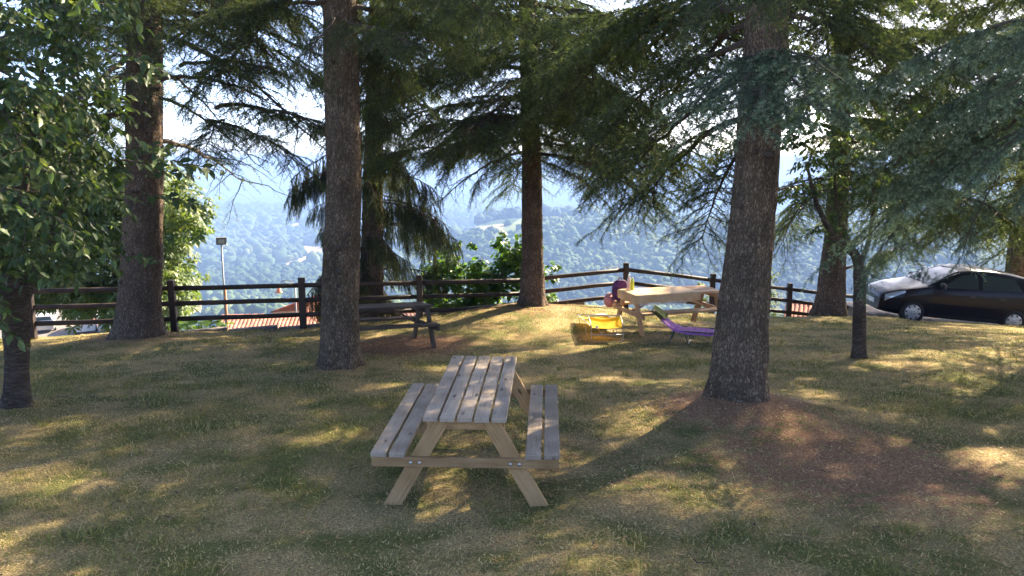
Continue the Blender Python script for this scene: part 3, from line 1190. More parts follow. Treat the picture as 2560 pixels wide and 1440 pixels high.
# shared boughs
BOUGH = [cedar_bough('cedar_bough', 100 + i, sparse=(0.0, 0.0, 0.1, 0.05, 0.15)[i], droop=(0.25, 0.32, 0.2, 0.38, 0.3)[i], asc=(0.12, 0.16, 0.05, 0.1, 0.14)[i]) for i in range(5)]
SPARSE = [cedar_bough('bare_bough', 130 + i, n2=22, sparse=0.75, n3=8, droop=0.3, d2=0.2) for i in range(2)]
WEEP = [cedar_bough('weeping_bough', 140 + i, L=2.0, n2=44, l2=0.75, asc=0.10, droop=0.42, n3=13, l3=0.30, pitch=0.026, k=8, nl=0.036, nw=0.006, d2=0.15, mat='needle_weep', hang=0.72, r0=0.03, tint=(0.0, 0.8), up=-0.4) for i in range(3)]
NEAR = [cedar_bough('near_bough', 160 + i, L=2.4, n2=44, l2=0.74, asc=0.04, droop=0.25, n3=8, l3=0.20, pitch=0.024, k=16, nl=0.042, nw=0.003, r0=0.022, d2=0.32, wr=0.5, mat='needle_blue', tipc=0.6, tint=(0.05, 0.8)) for i in range(3)]
SPRAY_THIN = leafy_branch('thin_leafy_branch', 190, n2=3, l2=0.3, size=0.18, droop=0.12)
SPRAY = [leafy_branch('leafy_branch', 200 + i) for i in range(4)]


def cedar(name, label, base, top_pts, rads, mat, seed, hmin, hmax, nb, blen, boughs, group='conifers standing on the lawn', n=48, flare=0.35, avoid=None, lowlen=None, dens_low=1.0):
    base = np.array([base[0], base[1], max(float(base[2]), float(g(base[0], base[1])) if base[1] < edge_y(base[0]) else -99)])
    root = thing(name, label, 'tree', base, group=group)
    b0 = np.asarray(base, float)
    pts = [np.array([0, 0, -0.25])] + [np.asarray(p, float) - b0 for p in top_pts]
    tr, P, r = tree_trunk('trunk', pts, rads, mat, root, seed, n, flare)
    bpy.context.view_layer.update()
    rg = np.random.default_rng(seed)
    Pw = P + b0
    for q in range(11):
        h = rg.uniform(0.9, 6.0)
        k = int(np.argmin(np.abs(P[:, 2] - h)))
        a_ = rg.uniform(2.2, 4.1)                 # the side towards the lawn
        d_ = np.array([math.sin(a_), math.cos(a_), rg.uniform(-0.1, 0.3)])
        l_ = rg.uniform(0.03, 0.16)
        p0 = P[k] + d_ * r[k] * 0.8
        mb_ = MB()
        w_ = rg.uniform(0.016, 0.034)
        mb_.tube([p0, P[k] + d_ * (r[k] * 1.0 + 0.01), P[k] + d_ * (r[k] + l_) + np.array([0, 0, rg.uniform(-0.03, 0.03)])], [w_ * 2.0, w_ * 1.2, w_ * 0.6], 8)
        mb_.build('branch_stub', M['twig'], root)
    for i in range(nb):
        f = (i + rg.uniform(0, 1)) / nb
        h = hmin + (hmax - hmin) * f ** 0.9
        az = i * 2.39996 + rg.uniform(-0.5, 0.5)
        if avoid and avoid(az % (2 * math.pi), h):
            continue
        k = int(np.argmin(np.abs(P[:, 2] - h)))
        taper = 1.0 - 0.72 * max(0, (h - 5) / max(1, hmax - 5)) ** 1.2
        L = blen * taper * rg.uniform(0.75, 1.2)
        if lowlen and h < 4.5:
            L *= lowlen
        m = boughs[int(rg.integers(len(boughs)))]
        branch_at(root, m, Pw[k], az=az, pitch=R(rg.uniform(-12, 10)) - R(6) * (1 - f), scale=L / 3.0, roll=rg.uniform(-0.25, 0.25))
    return root


def up(base, px, py, Y):
    return at(px, py, Y)


# left conifer
a0 = T_LEFT.copy()
left_tree = cedar('conifer', 'thick dark conifer trunk by the fence near the parked white cars', a0,
                  [at(352, 700, 15.0), at(362, 450, 15.1), at(362, 0, 15.3), at(362, 0, 15.3) + np.array([0.1, 0.2, 5.0])], [0.40, 0.37, 0.325, 0.30, 0.05], M['bark_red'], 11, 3.6, 9.8, 44, 3.5, BOUGH + SPARSE, flare=0.30,
                  avoid=lambda az, h: h < 6.0 and 0.1 < az < 2.9)
bpy.context.view_layer.update()
for (r_, t_, m_) in (((395, 90), (760, 330, 13.6), SPARSE[0]), ((398, 30), (800, 150, 14.0), SPARSE[1]), ((400, 200), (690, 265, 13.5), SPARSE[0]), ((400, 180), (560, 330, 14.0), SPARSE[1]),
                     ((398, 245), (620, 400, 14.2), SPARSE[1]), ((390, -40), (640, 110, 13.4), SPARSE[0]), ((330, 30), (120, 110, 14.0), SPARSE[1])):
    branch_at(left_tree, m_, at(r_[0], r_[1], 15.0), at(*t_))
for (r_, t_, m_) in (((540, 270, 14.2), (830, 330, 12.9), BOUGH[0]), ((520, 300, 14.2), (730, 400, 13.4), BOUGH[3]), ((560, 300, 14.1), (520, 390, 12.6), BOUGH[1]), ((450, 165, 14.6), (640, 170, 13.0), BOUGH[2]), ((380, -60, 15.2), (600, 20, 13.4), BOUGH[1]), ((380, -40, 15.2), (760, 40, 14.6), BOUGH[0]), ((350, -40, 15.2), (180, 30, 13.8), BOUGH[3]), ((390, 60, 15.2), (560, 120, 14.4), BOUGH[4])):
    branch_at(left_tree, m_, at(*r_), at(*t_))

# middle-left conifer
mid_tree = cedar('conifer', 'tall straight conifer trunk with sunlit right edge, left of the foreground picnic table', T_MID,
                 [at(850, 800, 11.8), at(860, 450, 11.9), at(850, 0, 12.1), at(850, 0, 12.1) + np.array([0.0, 0.3, 6.0])], [0.285, 0.275, 0.25, 0.24, 0.04], M['bark_cedar'], 23, 4.7, 10.4, 36, 3.5, BOUGH,
                 avoid=lambda az, h: h < 6 and (2.2 < az < 4.4), flare=0.25, n=64)
bpy.context.view_layer.update()
for (r_, t_, m_) in (((850, 60, 11.9), (1010, 110, 10.6), BOUGH[2]), ((850, 40, 11.9), (760, 170, 10.9), BOUGH[0]), ((870, 20, 12.0), (1180, 120, 12.5), BOUGH[1]),
                     ((880, 90, 12.1), (1080, 330, 13.4), BOUGH[3]), ((880, 40, 12.0), (1010, 250, 12.9), BOUGH[1]),
                     ((860, -60, 12.0), (1120, 20, 11.2), BOUGH[0]), ((850, -40, 12.0), (600, 30, 12.4), BOUGH[2]), ((860, -20, 12.1), (1180, 40, 13.8), BOUGH[3]), ((870, 10, 12.1), (1100, 150, 14.4), BOUGH[4]), ((850, -60, 12.0), (640, -20, 10.8), SPARSE[1]), ((860, 100, 12.1), (980, 330, 14.6), BOUGH[0])):
    branch_at(mid_tree, m_, at(*r_), at(*t_))

# centre conifer
centre_tree = cedar('conifer', 'slim conifer trunk rising in front of the fence, right of the green shrub', T_CENTRE,
                    [at(1331, 640, 17.8), at(1329, 400, 17.9), at(1318, 0, 18.1), at(1318, 0, 18.1) + np.array([0.0, 0.2, 5.0])], [0.27, 0.235, 0.205, 0.185, 0.03], M['bark_red'], 37, 3.2, 10.6, 70, 3.2, BOUGH, flare=0.35, lowlen=1.0)
bpy.context.view_layer.update()
for (r_, t_, m_) in (((1310, 380, 17.9), (1100, 500, 16.6), SPARSE[0]), ((1315, 330, 17.9), (1080, 390, 16.8), BOUGH[2]), ((1340, 360, 17.9), (1560, 440, 16.6), BOUGH[1]), ((1340, 300, 17.9), (1620, 360, 16.4), BOUGH[0]),
                     ((1345, 400, 17.9), (1480, 480, 16.8), BOUGH[3]), ((1320, 250, 17.9), (1130, 270, 17.0), BOUGH[4]), ((1305, 360, 17.9), (1190, 470, 17.6), BOUGH[3]),
                     ((1320, 60, 18.0), (1090, 60, 16.4), BOUGH[1]), ((1320, 120, 18.0), (1120, 170, 16.0), BOUGH[0]), ((1330, 20, 18.0), (1560, 60, 16.2), BOUGH[2]), ((1330, 100, 18.0), (1600, 170, 15.8), BOUGH[4]), ((1335, 180, 18.0), (1580, 260, 15.6), BOUGH[3]),
                     ((1335, 240, 18.0), (1650, 290, 16.8), BOUGH[1]), ((1320, 40, 18.0), (1330, 130, 14.6), BOUGH[0]), ((1325, 160, 18.0), (1400, 250, 15.2), BOUGH[2]), ((1320, 200, 18.0), (1240, 270, 15.4), BOUGH[4]), ((1320, 300, 17.9), (1130, 340, 16.6), BOUGH[1])):
    branch_at(centre_tree, m_, at(*r_), at(*t_))

# right conifer (nearest trunk)
right_tree = cedar('conifer', 'nearest and thickest conifer trunk standing on a mound of brown needles', T_RIGHT,
                   [at(1856, 800, 8.85), at(1890, 450, 8.9), at(1920, 0, 9.0), at(1920, 0, 9.0) + np.array([0.4, 0.3, 6.5])], [0.325, 0.275, 0.235, 0.225, 0.04], M['bark_cedar'], 41, 4.6, 10.2, 36, 3.6, BOUGH,
                   avoid=lambda az, h: h < 6.5 and (2.0 < az < 5.0), flare=0.12, n=72)
bpy.context.view_layer.update()
for (r_, t_, m_, L_) in (((1890, 130, 8.8), (2085, 205, 7.2), NEAR[0], 2.4), ((1890, 150, 8.8), (2010, 270, 7.0), NEAR[1], 2.4), ((1880, 140, 8.8), (1740, 270, 7.7), NEAR[2], 2.4), ((1890, 150, 8.8), (1925, 290, 7.1), NEAR[2], 2.4), ((1890, 140, 8.8), (1830, 290, 7.3), NEAR[1], 2.4),
                         ((1975, 40, 9.0), (2260, 220, 9.6), BOUGH[1], 3.0), ((1970, 60, 9.0), (2080, 130, 9.4), SPARSE[0], 3.0),
                         ((1880, 100, 9.0), (1540, 330, 11.0), BOUGH[4], 3.0), ((1870, 190, 9.0), (1600, 430, 11.5), BOUGH[2], 3.0),
                         ((1900, -80, 9.0), (1560, 60, 10.6), BOUGH[1], 3.0), ((1900, -40, 9.0), (1640, 130, 11.4), BOUGH[2], 3.0), ((1890, 20, 9.0), (1500, 170, 12.4), BOUGH[4], 3.0), ((1890, 60, 9.0), (1680, 260, 11.8), BOUGH[0], 3.0), ((1900, -60, 9.0), (2150, 60, 10.6), BOUGH[3], 3.0), ((1930, 0, 9.0), (2200, 150, 11.0), BOUGH[0], 3.0), ((1920, -120, 9.0), (1800, 0, 7.2), BOUGH[2], 3.0),
                         ((1860, 350, 9.0), (1760, 585, 10.6), BOUGH[3], 3.0), ((1860, 300, 9.0), (1610, 500, 11.4), BOUGH[0], 3.0)):
    branch_at(right_tree, m_, at(*r_), at(*t_), L=L_)

# conifer off the right edge of the picture whose blue-green boughs hang into view
off_base = np.array([6.9, 6.6, 0.0])
off_base[2] = g(off_base[0], off_base[1])
off_tree = cedar('conifer', 'blue green cedar boughs hanging in from the right in front of the black car', off_base,
                 [off_base + np.array([0, 0, 4.0]), off_base + np.array([0, 0, 13.0])], [0.3, 0.24, 0.04], M['bark_cedar'], 53, 4.8, 13, 30, 3.5, BOUGH, avoid=lambda az, h: h < 6 and (3.2 < az < 6.0))
bpy.context.view_layer.update()
for (r_, t_, m_) in (((2700, 20, 6.9), (2230, 190, 7.2), NEAR[0]), ((2760, 100, 6.8), (2290, 330, 7.8), NEAR[1]), ((2720, 190, 6.7), (2250, 470, 8.2), NEAR[2]), ((2740, 250, 6.5), (2330, 480, 7.4), NEAR[0]),
                     ((2700, 250, 6.4), (2430, 450, 6.6), NEAR[1]), ((2720, 300, 6.3), (2540, 520, 6.4), NEAR[2]), ((2740, 130, 6.6), (2440, 270, 6.5), NEAR[0]), ((2680, 60, 7.0), (2360, 190, 8.2), NEAR[1]),
                     ((2600, 330, 7.2), (2165, 610, 8.9), NEAR[1]), ((2540, 300, 7.4), (2260, 520, 8.6), NEAR[0]), ((2720, 0, 6.5), (2500, 160, 6.2), NEAR[2]), ((2690, 190, 7.0), (2190, 400, 8.6), NEAR[2]), ((2500, 440, 8.0), (2400, 640, 7.9), NEAR[1]), ((2250, 560, 8.7), (2165, 720, 9.0), NEAR[0])):
    branch_at(off_tree, m_, at(*r_), at(*t_), L=2.4)

# right conifer at the back, beside the car
back_tree = cedar('conifer', 'dark ivy clad conifer trunk between the fence and the front of the black car', T_BACK,
                  [at(2088, 600, 20.2), at(2098, 440, 20.3), at(2105, 0, 20.5), at(2105, 0, 20.5) + np.array([0, 0.2, 9.0])], [0.37, 0.28, 0.24, 0.22, 0.04], M['bark_red'], 61, 3.0, 15, 92, 4.0, BOUGH, flare=0.25, avoid=lambda az, h: h < 8.5 and 3.3 < az < 6.1)
bpy.context.view_layer.update()
for (r_, t_, m_) in (((2080, 470, 20.2), (1880, 500, 19.0), SPARSE[0]), ((2080, 455, 20.2), (1930, 480, 18.6), SPARSE[1]), ((2110, 470, 20.2), (2260, 500, 19.4), SPARSE[0]), ((2090, 420, 20.2), (1960, 600, 19.4), BOUGH[3])):
    branch_at(back_tree, m_, at(*r_), at(*t_))

# conifers further off that fill the upper right, then two unseen ones added for shade
b = np.array([16.4, 26.0, -4.6])
far_a = cedar('conifer', 'pale brown trunk of a conifer standing behind the rear of the black car', b,
              [b + np.array([0.0, 0, 5.0]), b + np.array([0, 0, 17.0])], [0.36, 0.28, 0.04], M['bark_pale'], 71, 4.4, 16, 66, 4.0, BOUGH)
b = np.array([13.2, 13.2, 0.0])
b[2] = g(b[0], b[1])
far_b = cedar('conifer', 'dark conifer whose boughs fill the top right corner above the car', b,
              [b + np.array([0.0, 0, 5.0]), b + np.array([0, 0, 15.0])], [0.34, 0.26, 0.04], M['bark_red'], 73, 3.2, 14, 48, 3.8, BOUGH)
b = np.array([10.7, 14.7, 0.0])
b[2] = g(b[0], b[1])
far_f = cedar('conifer', 'conifer behind the blue green boughs whose dark branches spread over the small tree', b,
              [b + np.array([0.0, 0, 5.0]), b + np.array([0, 0, 15.0])], [0.3, 0.24, 0.04], M['bark_red'], 97, 4.3, 14.5, 52, 4.0, BOUGH)
b = np.array([18.0, 14.6, 0.0])  # out of view, added only to cast shade on the lawn
b[2] = g(b[0], b[1])
far_d = cedar('conifer', 'unseen conifer added beyond the right edge to shade the lawn', b,
              [b + np.array([0.0, 0, 5.0]), b + np.array([0, 0, 15.5])], [0.34, 0.26, 0.04], M['bark_red'], 83, 3.2, 15, 34, 4.0, BOUGH)
b = np.array([12.2, 8.4, 0.0])  # out of view, added only to cast shade on the foreground
b[2] = g(b[0], b[1])
far_e = cedar('conifer', 'unseen conifer added just beyond the right edge to shade the foreground', b,
              [b + np.array([0.0, 0, 5.0]), b + np.array([0, 0, 14.0])], [0.34, 0.26, 0.04], M['bark_red'], 89, 3.4, 13.5, 34, 3.6, BOUGH)

# weeping conifer beyond the fence
wb = at(925, 790, 18.4)
wb[2] = -3.2
weep = thing('weeping_conifer', 'weeping conifer with drooping dark curtains of foliage behind the fence', 'tree', wb)
tree_trunk('trunk', [np.array([0, 0, -0.3]), at(930, 640, 18.4) - wb, at(935, 300, 18.5) - wb, at(940, -300, 18.5) - wb], [0.30, 0.25, 0.2, 0.04], M['bark_red'], weep, 5, 32)
bpy.context.view_layer.update()
rg = np.random.default_rng(5)
for i in range(64):
    f = (i + rg.uniform()) / 64
    h = 2.3 + 9.0 * f
    az = i * 2.39996 + rg.uniform(-0.4, 0.4)
    L = (2.15 - 1.3 * f) * rg.uniform(0.6, 1.1)
    if f < 0.12:
        L *= 0.8
    branch_at(weep, WEEP[i % 3], wb + np.array([0, 0, h]), az=az, pitch=R(rg.uniform(-12, 14)), scale=L / 2.0, L=2.0)
for (r_, t_) in (((900, 430, 18.3), (725, 475, 17.6)), ((900, 520, 18.3), (805, 585, 17.6)), ((900, 600, 18.3), (830, 640, 17.4)), ((960, 500, 18.3), (1110, 560, 17.8)), ((960, 440, 18.3), (1080, 470, 17.6)), ((900, 690, 18.3), (800, 690, 17.8)), ((970, 560, 18.4), (1140, 600, 18.6))):
    branch_at(weep, WEEP[1], at(*r_), at(*t_), L=2.0)

# ---------------------------------------------------------------- broadleaf trees
# left foreground tree
cb = T_CHERRY
cherry = thing('broadleaf_tree', 'small broadleaf tree with pollarded trunk and large dark leaves at the left edge', 'tree', cb)
tree_trunk('trunk', [np.array([0, 0, -0.2]), at(43, 900, 9.15) - cb, at(40, 790, 9.15) - cb, at(34, 715, 9.1) - cb, at(28, 650, 9.1) - cb], [0.125, 0.118, 0.15, 0.17, 0.06], M['bark_cherry'], cherry, 8, 40, 0.45, 0.35, 0.12)
for (p0, p1, p2, r) in (((60, 735, 9.1), (120, 610, 9.2), (200, 420, 9.3), 0.045), ((20, 720, 9.1), (-40, 520, 9.0), (-60, 250, 8.9), 0.05), ((40, 720, 9.1), (60, 480, 8.8), (110, 150, 8.5), 0.05), ((70, 740, 9.1), (98, 680, 9.25), (130, 590, 9.5), 0.025)):
    pts = np.array([at(*p0), at(*p1), at(*p2)]) - cb
    tree_trunk('limb', pts, [r, r * 0.8, r * 0.35], M['bark_cherry'], cherry, 3, 10, 0.0, lump=0.04, step=0.1)
bpy.context.view_layer.update()
rg = np.random.default_rng(77)
spots = []
for i in range(115):
    px = rg.uniform(-180, 330) * (1 if rg.uniform() < 0.85 else 1.0)
    py = rg.uniform(-150, 720)
    lim = np.interp(py, [-150, 100, 250, 420, 560, 700], [230, 200, 170, 210, 110, 10])
    if px > lim:
        px = lim - rg.uniform(0, 150)
    spots.append((px, py, rg.uniform(7.4, 10.0)))
for i, (px, py, Y) in enumerate(spots):
    p = at(px, py, Y)
    az = math.atan2(p[0] - cb[0], p[1] - cb[1]) + rg.uniform(-1.0, 1.0)
    branch_at(cherry, SPRAY[i % 4], p - np.array([math.sin(az), math.cos(az), 0]) * 0.5, az=az, pitch=R(rg.uniform(-25, 15)), scale=rg.uniform(0.5, 0.85), L=1.6)
for (r_, t_) in (((250, 120, 8.4), (420, 180, 7.8)), ((260, 190, 8.4), (400, 200, 8.0)), ((300, 400, 8.6), (560, 425, 8.2)), ((300, 370, 8.6), (440, 370, 8.0)), ((330, 430, 8.6), (500, 440, 8.4)), ((300, 480, 8.8), (510, 512, 8.4)), ((280, 640, 8.6), (390, 650, 8.2)), ((330, 360, 8.4), (420, 400, 7.8))):
    branch_at(cherry, SPRAY_THIN, at(*r_), at(*t_), L=1.6)

# small tree on the right
sb = T_SMALL
small = thing('broadleaf_tree', 'thin young tree with forked stem in front of the black car', 'tree', sb)
tree_trunk('trunk', [np.array([0, 0, -0.2]), at(2149, 800, 13) - sb, at(2150, 700, 13) - sb, at(2146, 640, 13) - sb, at(2118, 605, 13) - sb], [0.105, 0.10, 0.098, 0.08, 0.03], M['bark_cherry'], small, 4, 28, 0.2, 0.3)
for (a_, r) in ((((2140, 640, 13), (2080, 590, 12.9), (2040, 510, 12.9), (2015, 400, 12.9)), 0.062), (((2135, 630, 13), (2108, 580, 13.1), (2090, 520, 13.2), (2085, 380, 13.3)), 0.05), (((2150, 660, 13), (2172, 610, 13), (2184, 520, 13.0), (2180, 380, 13)), 0.045)):
    pts = np.array([at(*q) for q in a_]) - sb
    tree_trunk('limb', pts, [r, r * 0.8, r * 0.6, r * 0.3], M['bark_cherry'], small, 2, 10, 0.0, lump=0.04, step=0.08)
bpy.context.view_layer.update()
rg = np.random.default_rng(31)
for i in range(24):
    px, py = rg.uniform(2000, 2240), rg.uniform(270, 500)
    p = at(px, py, rg.uniform(12.5, 13.8))
    branch_at(small, SPRAY[i % 4], p, az=rg.uniform(0, 6.28), pitch=R(rg.uniform(-30, 20)), scale=rg.uniform(0.45, 0.7), L=1.6)
for i in range(90):  # crown extended with added sprays to shade the mound and front table
    a_ = rg.uniform(0, 6.28)
    q = math.sqrt(rg.uniform()) * 3.0
    p = np.array([sb[0] + 0.2 + q * math.sin(a_), sb[1] + 0.4 + q * math.cos(a_), sb[2] + rg.uniform(3.6, 8.0)])
    branch_at(small, SPRAY[i % 4], p, az=a_ + rg.uniform(-0.8, 0.8), pitch=R(rg.uniform(-25, 25)), scale=rg.uniform(0.5, 0.85), L=1.6)
for (r_, t_) in (((2090, 590, 12.9), (2035, 562, 12.7)), ((2060, 560, 12.9), (2010, 580, 12.6)), ((2120, 560, 13), (2125, 610, 12.8)), ((2100, 540, 13), (2150, 500, 12.8)), ((2150, 600, 13), (2170, 580, 12.8)), ((2090, 500, 13.2), (2090, 600, 12.8))):
    branch_at(small, SPRAY[1], at(*r_), at(*t_), L=1.6)


def clump_crown(name, clumps, n, size, tmpl, mat, parent, seed, off, tint=(0.0, 0.9), inner=0.55, droop=0.35):
    """leaves through the outer part of several overlapping clumps"""
    rg = np.random.default_rng(seed)
    w = np.array([c[3] ** 2 for c in clumps])
    idx = rg.choice(len(clumps), n, p=w / w.sum())
    C = np.array([c[:3] for c in clumps])[idx]
    rad = np.array([c[3] for c in clumps])[idx]
    d = rg.standard_normal((n, 3))
    d /= np.linalg.norm(d, axis=1)[:, None]
    rr = rad * (inner + (1 - inner) * rg.uniform(0, 1, n) ** 0.5) * (1 + 0.12 * rg.standard_normal(n))
    P = C + d * rr[:, None] * np.array([1, 1, 0.9])
    Z = d * 0.5 + np.array([0, 0, 0.8]) + rg.normal(0, 0.35, (n, 3))
    Z /= np.linalg.norm(Z, axis=1)[:, None]
    D = d + rg.normal(0, 0.5, (n, 3))
    D[:, 2] -= droop
    D -= (D * Z).sum(1)[:, None] * Z
    D /= np.linalg.norm(D, axis=1)[:, None]
    zone = rg.uniform(0, 1, len(clumps))[idx]
    t = np.clip(tint[0] + (tint[1] - tint[0]) * (0.35 * zone + 0.65 * rg.uniform(0, 1, n)), 0, 1)
    v, f, tt = leaf_array(P - np.asarray(off), D, Z, size * rg.uniform(0.65, 1.25, n), tmpl, t)
    return obj(name, raw_mesh(name, v, f, M[mat], attrs={'tint': tt}), parent)


# horse chestnut beyond the fence, left
hb = at(300, 800, 23.0)
hb[2] = -7.2
chest = thing('chestnut_tree', 'sunlit broad chestnut tree behind the fence at left', 'tree', hb)
tree_trunk('trunk', [np.array([0, 0, -0.3]), np.array([0, 0, 4.0]), np.array([0.2, 0, 9.0])], [0.32, 0.25, 0.08], M['bark_red'], chest, 6, 24)
rg = np.random.default_rng(12)
cl = []
for i in range(130):
    px = rg.uniform(-40, 478)
    top = np.interp(px, [0, 150, 420, 480, 520], [380, 400, 440, 470, 540])
    bot = np.interp(px, [-40, 60, 130, 200, 300, 420, 520], [700, 720, 765, 770, 780, 790, 745])
    py = rg.uniform(top, bot)
    Y = rg.uniform(21.4, 24.5)
    p = at(px, py, Y)
    cl.append((p[0], p[1], p[2], rg.uniform(0.45, 0.85)))
clump_crown('crown', cl, 7600, 0.26, LEAF_PALM, 'leaf_chestnut', chest, 13, hb, droop=0.55)

# shrub beyond the fence (broad sunlit leaves)
zb = at(1210, 790, 19.2)
zb[2] = -3.3
shrub = thing('hazel_shrub', 'leafy shrub with bright backlit leaves behind the fence', 'shrub', zb)
rg = np.random.default_rng(14)
st = MB()
for i in range(9):
    e = at(rg.uniform(1110, 1340), rg.uniform(600, 700), 19.2 + rg.uniform(-0.3, 0.5)) - zb
    st.tube(arc((rg.uniform(-0.2, 0.2), 0, 0), e, 0.15, 7), np.linspace(0.025, 0.008, 7), 6)
st.build('stem', M['twig'], shrub)
cl = []
for i in range(80):
    px = rg.uniform(1075, 1370)
    top = np.interp(px, [1070, 1110, 1180, 1260, 1330, 1380], [640, 625, 640, 595, 600, 690])
    py = rg.uniform(top + 12, 790)
    p = at(px, py, rg.uniform(18.95, 19.8))
    cl.append((p[0], p[1], p[2], rg.uniform(0.13, 0.27)))
for (px, py) in ((1082, 600), (1095, 625), (1250, 585), (1240, 605), (1300, 590), (1385, 665), (1380, 700), (1372, 690), (1330, 592), (1180, 615), (1140, 610)):
    p = at(px, py, 19.2)
    cl.append((p[0], p[1], p[2], 0.10))
clump_crown('crown', cl, 6000, 0.125, LEAF_ROUND, 'leaf_hazel', shrub, 15, zb, droop=0.5)

# big-leaved plant at the foot of the fence
pb = at(490, 826, 16.9)
plant = thing('big_leaved_plant', 'low plant with broad bright green leaves at the foot of the fence', 'plant', pb)
rg = np.random.default_rng(16)
n = 34
P = np.array([at(rg.uniform(415, 560), rg.uniform(790, 822), rg.uniform(16.5, 17.2)) for _ in range(n)]) - pb
D = rg.normal(0, 1, (n, 3))
D[:, 2] = rg.uniform(-0.5, 0.1, n)
D /= np.linalg.norm(D, axis=1)[:, None]
Z = np.array([0, 0, 1.0])[None] + rg.normal(0, 0.35, (n, 3))
Z -= (Z * D).sum(1)[:, None] * D
Z /= np.linalg.norm(Z, axis=1)[:, None]
v, f, t = leaf_array(P, D, Z, rg.uniform(0.2, 0.34, n), LEAF_ROUND, rg.uniform(0, 1, n))
obj('foliage', raw_mesh('foliage', v, f, M['leaf_fig'], attrs={'tint': t}), plant)
st = MB()
for p in P[:16]:
    st.tube(arc((p[0] * 0.4, p[1] * 0.4, -0.6), p, 0.08, 5), 0.008, 5)
st.build('stem', M['twig'], plant)

# vine-covered tree beyond the fence, right of the nearest trunk
vb = at(1918, 780, 23.5)
vb[2] = -4.2
vine = thing('slender_tree', 'slender sunlit tree beyond the fence beside the nearest trunk', 'tree', vb)
tree_trunk('trunk', [np.array([0, 0, -0.3]), at(1915, 600, 23.5) - vb], [0.07, 0.03], M['bark_cherry'], vine, 6, 12)
cl = []
for i in range(26):
    f = rg.uniform()
    py = 600 + f * 190
    w = 6 + 32 * f
    p = at(1908 + rg.uniform(-1, 1) * w, py, 23.5 + rg.uniform(-0.3, 0.3))
    cl.append((p[0], p[1], p[2], 0.16 + 0.1 * f))
clump_crown('crown', cl, 1500, 0.09, LEAF_OVATE, 'leaf_ivy', vine, 18, vb, droop=0.8)

vb = at(1765, 765, 20.6)
vb[2] = -2.6
bush = thing('small_bush', 'small pale green bush seen under the laid picnic table', 'shrub', vb)
cl = [tuple(at(px, py, 20.6)) + (r,) for (px, py, r) in ((1752, 712, 0.10), (1748, 706, 0.06), (1755, 740, 0.16), (1768, 750, 0.2), (1745, 752, 0.15), (1760, 765, 0.22))]
clump_crown('foliage', cl, 420, 0.075, LEAF_OVATE, 'leaf_ivy', bush, 19, vb)
st = MB()
for k in range(5):
    st.tube(arc((0, 0, 0), (rg.uniform(-0.2, 0.2), rg.uniform(-0.1, 0.1), rg.uniform(0.35, 0.7)), 0.03, 5), 0.008, 5)
st.build('stem', M['twig'], bush)

# leaves on the ivy-clad trunk
cl = []
for i in range(26):
    py = rg.uniform(330, 640)
    p = at(2090 + rg.uniform(-18, 18), py, 19.98)
    cl.append((p[0], p[1], p[2], rg.uniform(0.10, 0.2)))
iv = clump_crown('ivy_leaves', cl, 700, 0.085, LEAF_ROUND, 'leaf_cherry', back_tree, 27, T_BACK)
# ---------------------------------------------------------------- road, kerb, parking, fence
rx = np.concatenate([[9.299], np.linspace(9.3, 60, 60)])
ry = np.linspace(18.2, 22.9, 12)
RX, RY = np.meshgrid(rx, ry)
RY = RY + 0 * RX


def road_z(x, y):
    return -1.86 - 0.092 * (np.asarray(x) - 10.0) - 0.02 * (np.asarray(y) - 19.5)


RZ = road_z(RX, RY)
V = np.stack([RX, RY, RZ], -1)
sk = V[-1:].copy()
sk[..., 2] -= 5
V = np.concatenate([V, sk])
V[:, 0, 2] -= 5
nr, nc = V.shape[:2]
ii = np.arange(nr - 1)[:, None] * nc + np.arange(nc - 1)[None]
Fq = np.stack([ii, ii + 1, ii + nc + 1, ii + nc], -1).reshape(-1, 4)
tag(obj('road', raw_mesh('road', V.reshape(-1, 3), Fq, M['asphalt'], smooth_shade=False)), 'pinkish paved lane under the black car', 'road', kind='structure')

pk = MB()
pk.box((-44, 67, -11.95), (27, 22, 1.0), 0.0)
tag(pk.build('parking_lot', M['parking']), 'pale parking area below the lawn at left', 'parking lot', kind='structure')

# edging stones along the fence, each a piece of the kerb
kerb = bpy.data.objects.new('kerb', None)
COL.objects.link(kerb)
tag(kerb, 'low weathered edging stones along the foot of the fence', 'kerb', kind='structure')
kv, kf = cbox(0.98, 0.16, 0.30, 0.02)
km = bpy.data.meshes.new('edging_stone')
km.from_pydata(kv, [], kf)
km.materials.append(M['kerb'])
rg = np.random.default_rng(3)
for i in range(10):
    c = CORNER - FDIR * (0.5 + i * 1.0) + np.array([-FDIR[1], FDIR[0]]) * 0.16
    obj('edging_stone', km, kerb, (c[0], c[1], float(g(c[0], c[1])) - 0.115 + rg.uniform(-0.015, 0.015)), (rg.uniform(-0.02, 0.02), R(-1.5), math.atan2(FDIR[1], FDIR[0]) + rg.uniform(-0.02, 0.02)))

fence = thing('fence', 'dark brown post and rail fence along the edge of the lawn', 'fence', (CORNER[0], CORNER[1], float(g(*CORNER))))
fo = np.array(fence.location)
pv, pf = cbox(0.125, 0.125, 1.5, 0.012)
